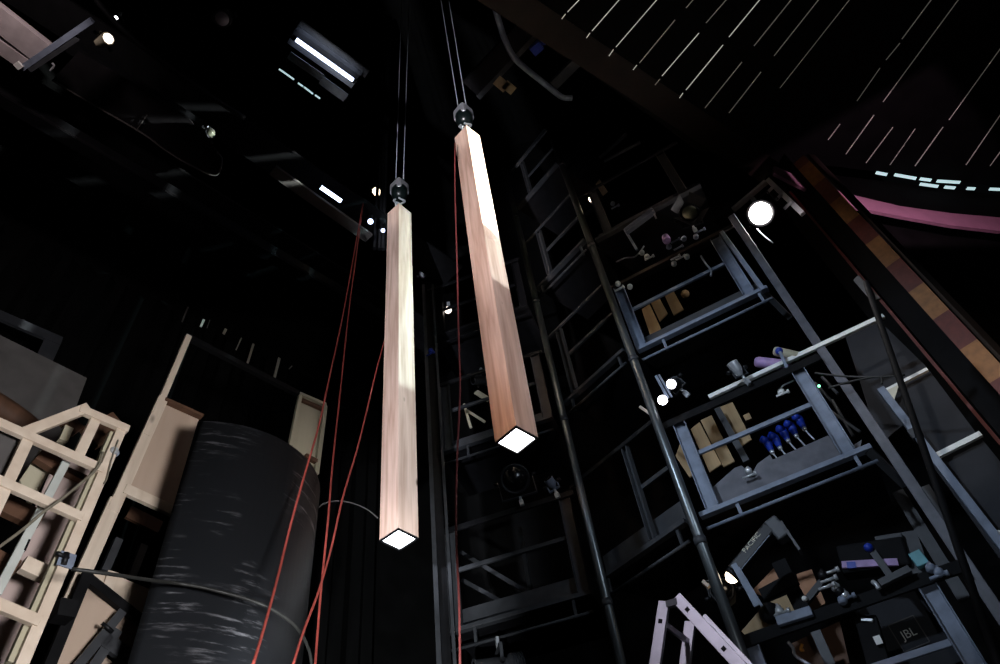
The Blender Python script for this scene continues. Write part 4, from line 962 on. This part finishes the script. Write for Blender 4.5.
pb_ = pb_ + (pb_ - pa) * ((pb_.z - .01) / (pa.z - pb_.z))
lpipe = thing('leaning_pipe', 'black pipe leaning across the charcoal masking board', 'pipe', pb_)
mesh('pipe', MB().tube(pb_, pa, .028), 'black', lpipe)
mesh('top_plate', MB().prism([at_r(x, y, 5.78) for x, y in [(853, 280), (858, 275), (880, 298), (872, 302)]], V((.02, .02, 0))), 'grey', lpipe)
for i, (p, q, w) in enumerate([((898, 492), (965, 600), .1), ((925, 487), (948, 525), .08)]):
    single('dark_brace', MB().bar(RB.px(*p, -.05), RB.px(*q, -.05), w, .05, RB.n), 'steel_d', ['long dark brace beside the foot of the square column', 'short dark brace between the square column and the leaning pipe'][i], 'brace')

# ------------------------------------------------------------------ aluminium step ladder
rd = azv(29)                                    # rungs run away from the eye
class LP: pass
lad = thing('step_ladder', 'aluminium folding ladder standing open at the bottom edge of the photo', 'ladder', pol(12, 3.9, G0))
F0 = at_r(672, 603, 3.8); n1 = rd
def ldp(x, y, d=0): return at_p(x, y, F0 + rd * d, rd)
def rail(p, q, d, m='alu', ext=0, name='rail', w=.062):
    a, b = ldp(*p, d), ldp(*q, d); dd = (b - a).normalized()
    if ext: b = a + dd * ((a.z - .02) / -dd.z)
    o = mesh(name, MB().bar(a, b, w, .026, rd), m, lad, None, .003)
    return a, b
def cap_holes(a, b, d, offs):
    dd = (b - a).normalized(); k = MB()
    sx_ = dd.cross(rd)
    for o in offs: k.box(a + dd * o - rd * .0135, dd, sx_, rd, .022, .022, .006)
    mesh('rung_ends', k, 'black', lad)
depth = .33
a1, b1_ = rail((664.5, 601.5), (655.5, 664), 0, ext=1); cap_holes(a1, b1_, 0, (.11 + .28 * i + .0 for i in range(9)))
a2, b2_ = rail((676.5, 597.5), (742, 668), 0, ext=1); cap_holes(a2, b2_, 0, (.10 + .28 * i for i in range(9)))
off = rd * depth
for a, b, nm in ((a1, b1_, 'l'), (a2, b2_, 'r')):
    mesh('rail', MB().bar(a + off, b + off, .062, .026, rd), 'alu', lad, None, .003)
    dd = (b - a).normalized()
    for i in range(9):
        p = a + dd * ((.11 if nm == 'l' else .10) + .28 * i)
        mesh('rung', MB().bar(p, p + off, .026, .026, dd), 'alu', lad)
mesh('hinge', MB().tube(ldp(672.5, 603, -.005), ldp(672.5, 603, -.005) + rd * (depth + .02), .014).bar(ldp(667, 605), ldp(678, 602), .035, .03, rd), 'steel_d', lad)

# ------------------------------------------------------------------ light
def spot(name, p, target, energy, color, cone, blend=.15, radius=.05, cut=None, soft=.01, slant=0):
    """a stage lantern; 'cut' lists the points its four shutters frame"""
    l = bpy.data.lights.new(name, 'SPOT'); l.energy = energy; l.color = color; l.spot_size = R(cone); l.spot_blend = blend; l.shadow_soft_size = radius
    o = bpy.data.objects.new(name, l); COL.objects.link(o); o.location = p
    q = (target - p).to_track_quat('-Z', 'Y')
    mw = q.to_matrix()
    o.rotation_euler = mw.to_euler()
    if cut:
        loc = [mw.transposed() @ (c - p) for c in cut]
        xs = [v.x / -v.z for v in loc]; ys = [v.y / -v.z for v in loc]
        l.use_nodes = True; nt = l.node_tree; L = nt.links.new
        em = nt.nodes['Emission']
        tc = nt.nodes.new('ShaderNodeTexCoord'); sp_ = nt.nodes.new('ShaderNodeSeparateXYZ'); L(tc.outputs['Normal'], sp_.inputs['Vector'])
        ng = nt.nodes.new('ShaderNodeMath'); ng.operation = 'ABSOLUTE'; L(sp_.outputs['Z'], ng.inputs[0])
        prev = None
        for ax, lo, hi in (('X', min(xs), max(xs)), ('Y', min(ys), max(ys))):
            dv_ = nt.nodes.new('ShaderNodeMath'); dv_.operation = 'DIVIDE'; L(sp_.outputs[ax], dv_.inputs[0]); L(ng.outputs[0], dv_.inputs[1])
            if ax == 'X': dx_ = dv_
            elif slant:
                sl = nt.nodes.new('ShaderNodeMath'); sl.operation = 'MULTIPLY_ADD'; sl.inputs[1].default_value = slant
                L(dx_.outputs[0], sl.inputs[0]); L(dv_.outputs[0], sl.inputs[2]); dv_ = sl
            for a, b, t0, t1 in ((lo - soft, lo + soft, 0, 1), (hi - soft, hi + soft, 1, 0)):
                mr = nt.nodes.new('ShaderNodeMapRange'); mr.interpolation_type = 'SMOOTHSTEP'
                L(dv_.outputs[0], mr.inputs['Value'])
                mr.inputs['From Min'].default_value = a; mr.inputs['From Max'].default_value = b
                mr.inputs['To Min'].default_value = t0; mr.inputs['To Max'].default_value = t1
                if prev is None: prev = mr.outputs[0]
                else:
                    m_ = nt.nodes.new('ShaderNodeMath'); m_.operation = 'MULTIPLY'; L(prev, m_.inputs[0]); L(mr.outputs[0], m_.inputs[1]); prev = m_.outputs[0]
        L(prev, em.inputs['Strength'])
    return o
def column_pts(a, r, h0, h1, w=.2):
    c = pol(a, r, 0); return [c + azv(k) * w + UP * h for k in (0, 90, 180, 270) for h in (h0, h1)]
def dirv(a, e): return V((math.sin(R(a)) * math.cos(R(e)), math.cos(R(a)) * math.cos(R(e)), math.sin(R(e))))
K = lp + V((-.35, -.35, .0))
P1, P2 = (-12.4, 5.66), (-.12, 4.43)
def on(pil, k): return pol(pil[0], pil[1], k)
spot('beam_right_pillar', K, on(P2, 8.2), 6500, (.92, 1, .97), 60, .1, .03, column_pts(*P2, 6.75, 9.4, .185), .008, .5)
K2 = C(689, 218, .45)
spot('beam_left_pillar', K2, on(P1, 7.6), 950, (.58, .93, .98), 60, .1, .03, column_pts(*P1, 5.45, 9.5, .185), .010, .6)
spot('soft_beam_right', K, on(P2, 7.5), 1000, (.80, .97, 1), 70, .1, .03, column_pts(*P2, 5.75, 9.4, .185), .008, .6)
spot('soft_beam_left', K, on(P1, 6.5), 480, (.68, .95, 1), 70, .1, .03, column_pts(*P1, 3.6, 9.5, .185), .008)
FOOT = V((-2.2, -2.6, 1.6))
spot('front_left_pillar', FOOT, on(P1, 6.5), 5800, (.84, .88, 1), 70, .1, .1, column_pts(*P1, 3.5, 9.6, .28), .03)
spot('front_right_pillar', FOOT, on(P2, 7.6), 8000, (.84, .88, 1), 70, .1, .1, column_pts(*P2, 6.0, 9.6, .28), .06)
spot('front_warm', FOOT, on(P2, 6.5), 1500, (1, .60, .41), 70, .1, .1, column_pts(*P2, 3.5, 9.8, .2), .012)
for P in (P1, P2): spot('wire_light', FOOT, on(P, 15), 5000, (.9, .93, 1), 80, .1, .1, column_pts(*P, 9.3, 24, .2), .01)  # added spot, brightens the upper wire ropes
SIDE = V((1.3, .2, 1.9))
spot('scenery_light', SIDE, FR.px(85, 540), 1200, (.98, .97, 1), 46, .6, .35)
spot('house_cool', V((-2.5, -1.0, 8.0)), BC.px(800, 400), 1250, (.66, .80, 1), 35, .5, .2)
spot('house_dim', V((2.6, .5, 5.5)), pol(1, 7, 5.2), 210, (.72, .84, 1), 55, .6, .2)  # unseen fill added to lift the dim bays
spot('board_light', V((-.5, -1.5, 6.0)), RB.px(925, 400), 600, (.95, .97, 1), 16, .6, .1)  # added to brighten the white board edges and batten
lsp = bpy.data.lights.new('lamp_spill', 'POINT'); lsp.energy = 16; lsp.color = (1, .92, .92); lsp.shadow_soft_size = .08
lso = bpy.data.objects.new('lamp_spill', lsp); COL.objects.link(lso); lso.location = lp + (EYE - lp).normalized() * .32
spot('drape_top_light', FOOT, DR.px(242, 340), 500, (1, .97, .92), 40, .1, .1, [DR.px(x, y) for x, y in ((180, 300), (296, 372), (186, 330), (290, 385))], .01, 0)  # extra spot put in to brighten the tie tapes
spot('house_rose', pol(54, 7.5, 7.4), on_house(940, 212), 115, (1, .62, .82), 120, .3, .1, pts_t + pts_b, .03)
spot('post_light', pol(58, 5.0, 3.0), pol(41, 7.4, 4.6), 75, (1, .75, .55), 36, .6, .2)
spot('ladder_light', V((-1.0, -.5, 6.0)), pol(12, 4.0, 1.6), 620, (.86, .82, 1), 30, .5, .1)
spot('low_bay_light', V((1.0, .6, 1.2)), BC.px(860, 605), 70, (.9, .95, 1), 36, .5, .1)  # fill added for the loudspeaker and lowest bay
spot('drape_low_light', V((-.5, 1.0, 1.0)), DR.px(375, 600), 2000, (.9, .95, 1), 26, .6, .05)  # added spot that brings out the lower drape pleats
spot('joist_light', pol(-75, 4.2, 8.0), at_z(15, 38, 8.8), 60, (1, .84, .84), 90, .7, .1)
wd = bpy.data.worlds.new('world'); S.world = wd; wd.use_nodes = True
wd.node_tree.nodes['Background'].inputs['Color'].default_value = (.5, .55, .65, 1)
wd.node_tree.nodes['Background'].inputs['Strength'].default_value = .002
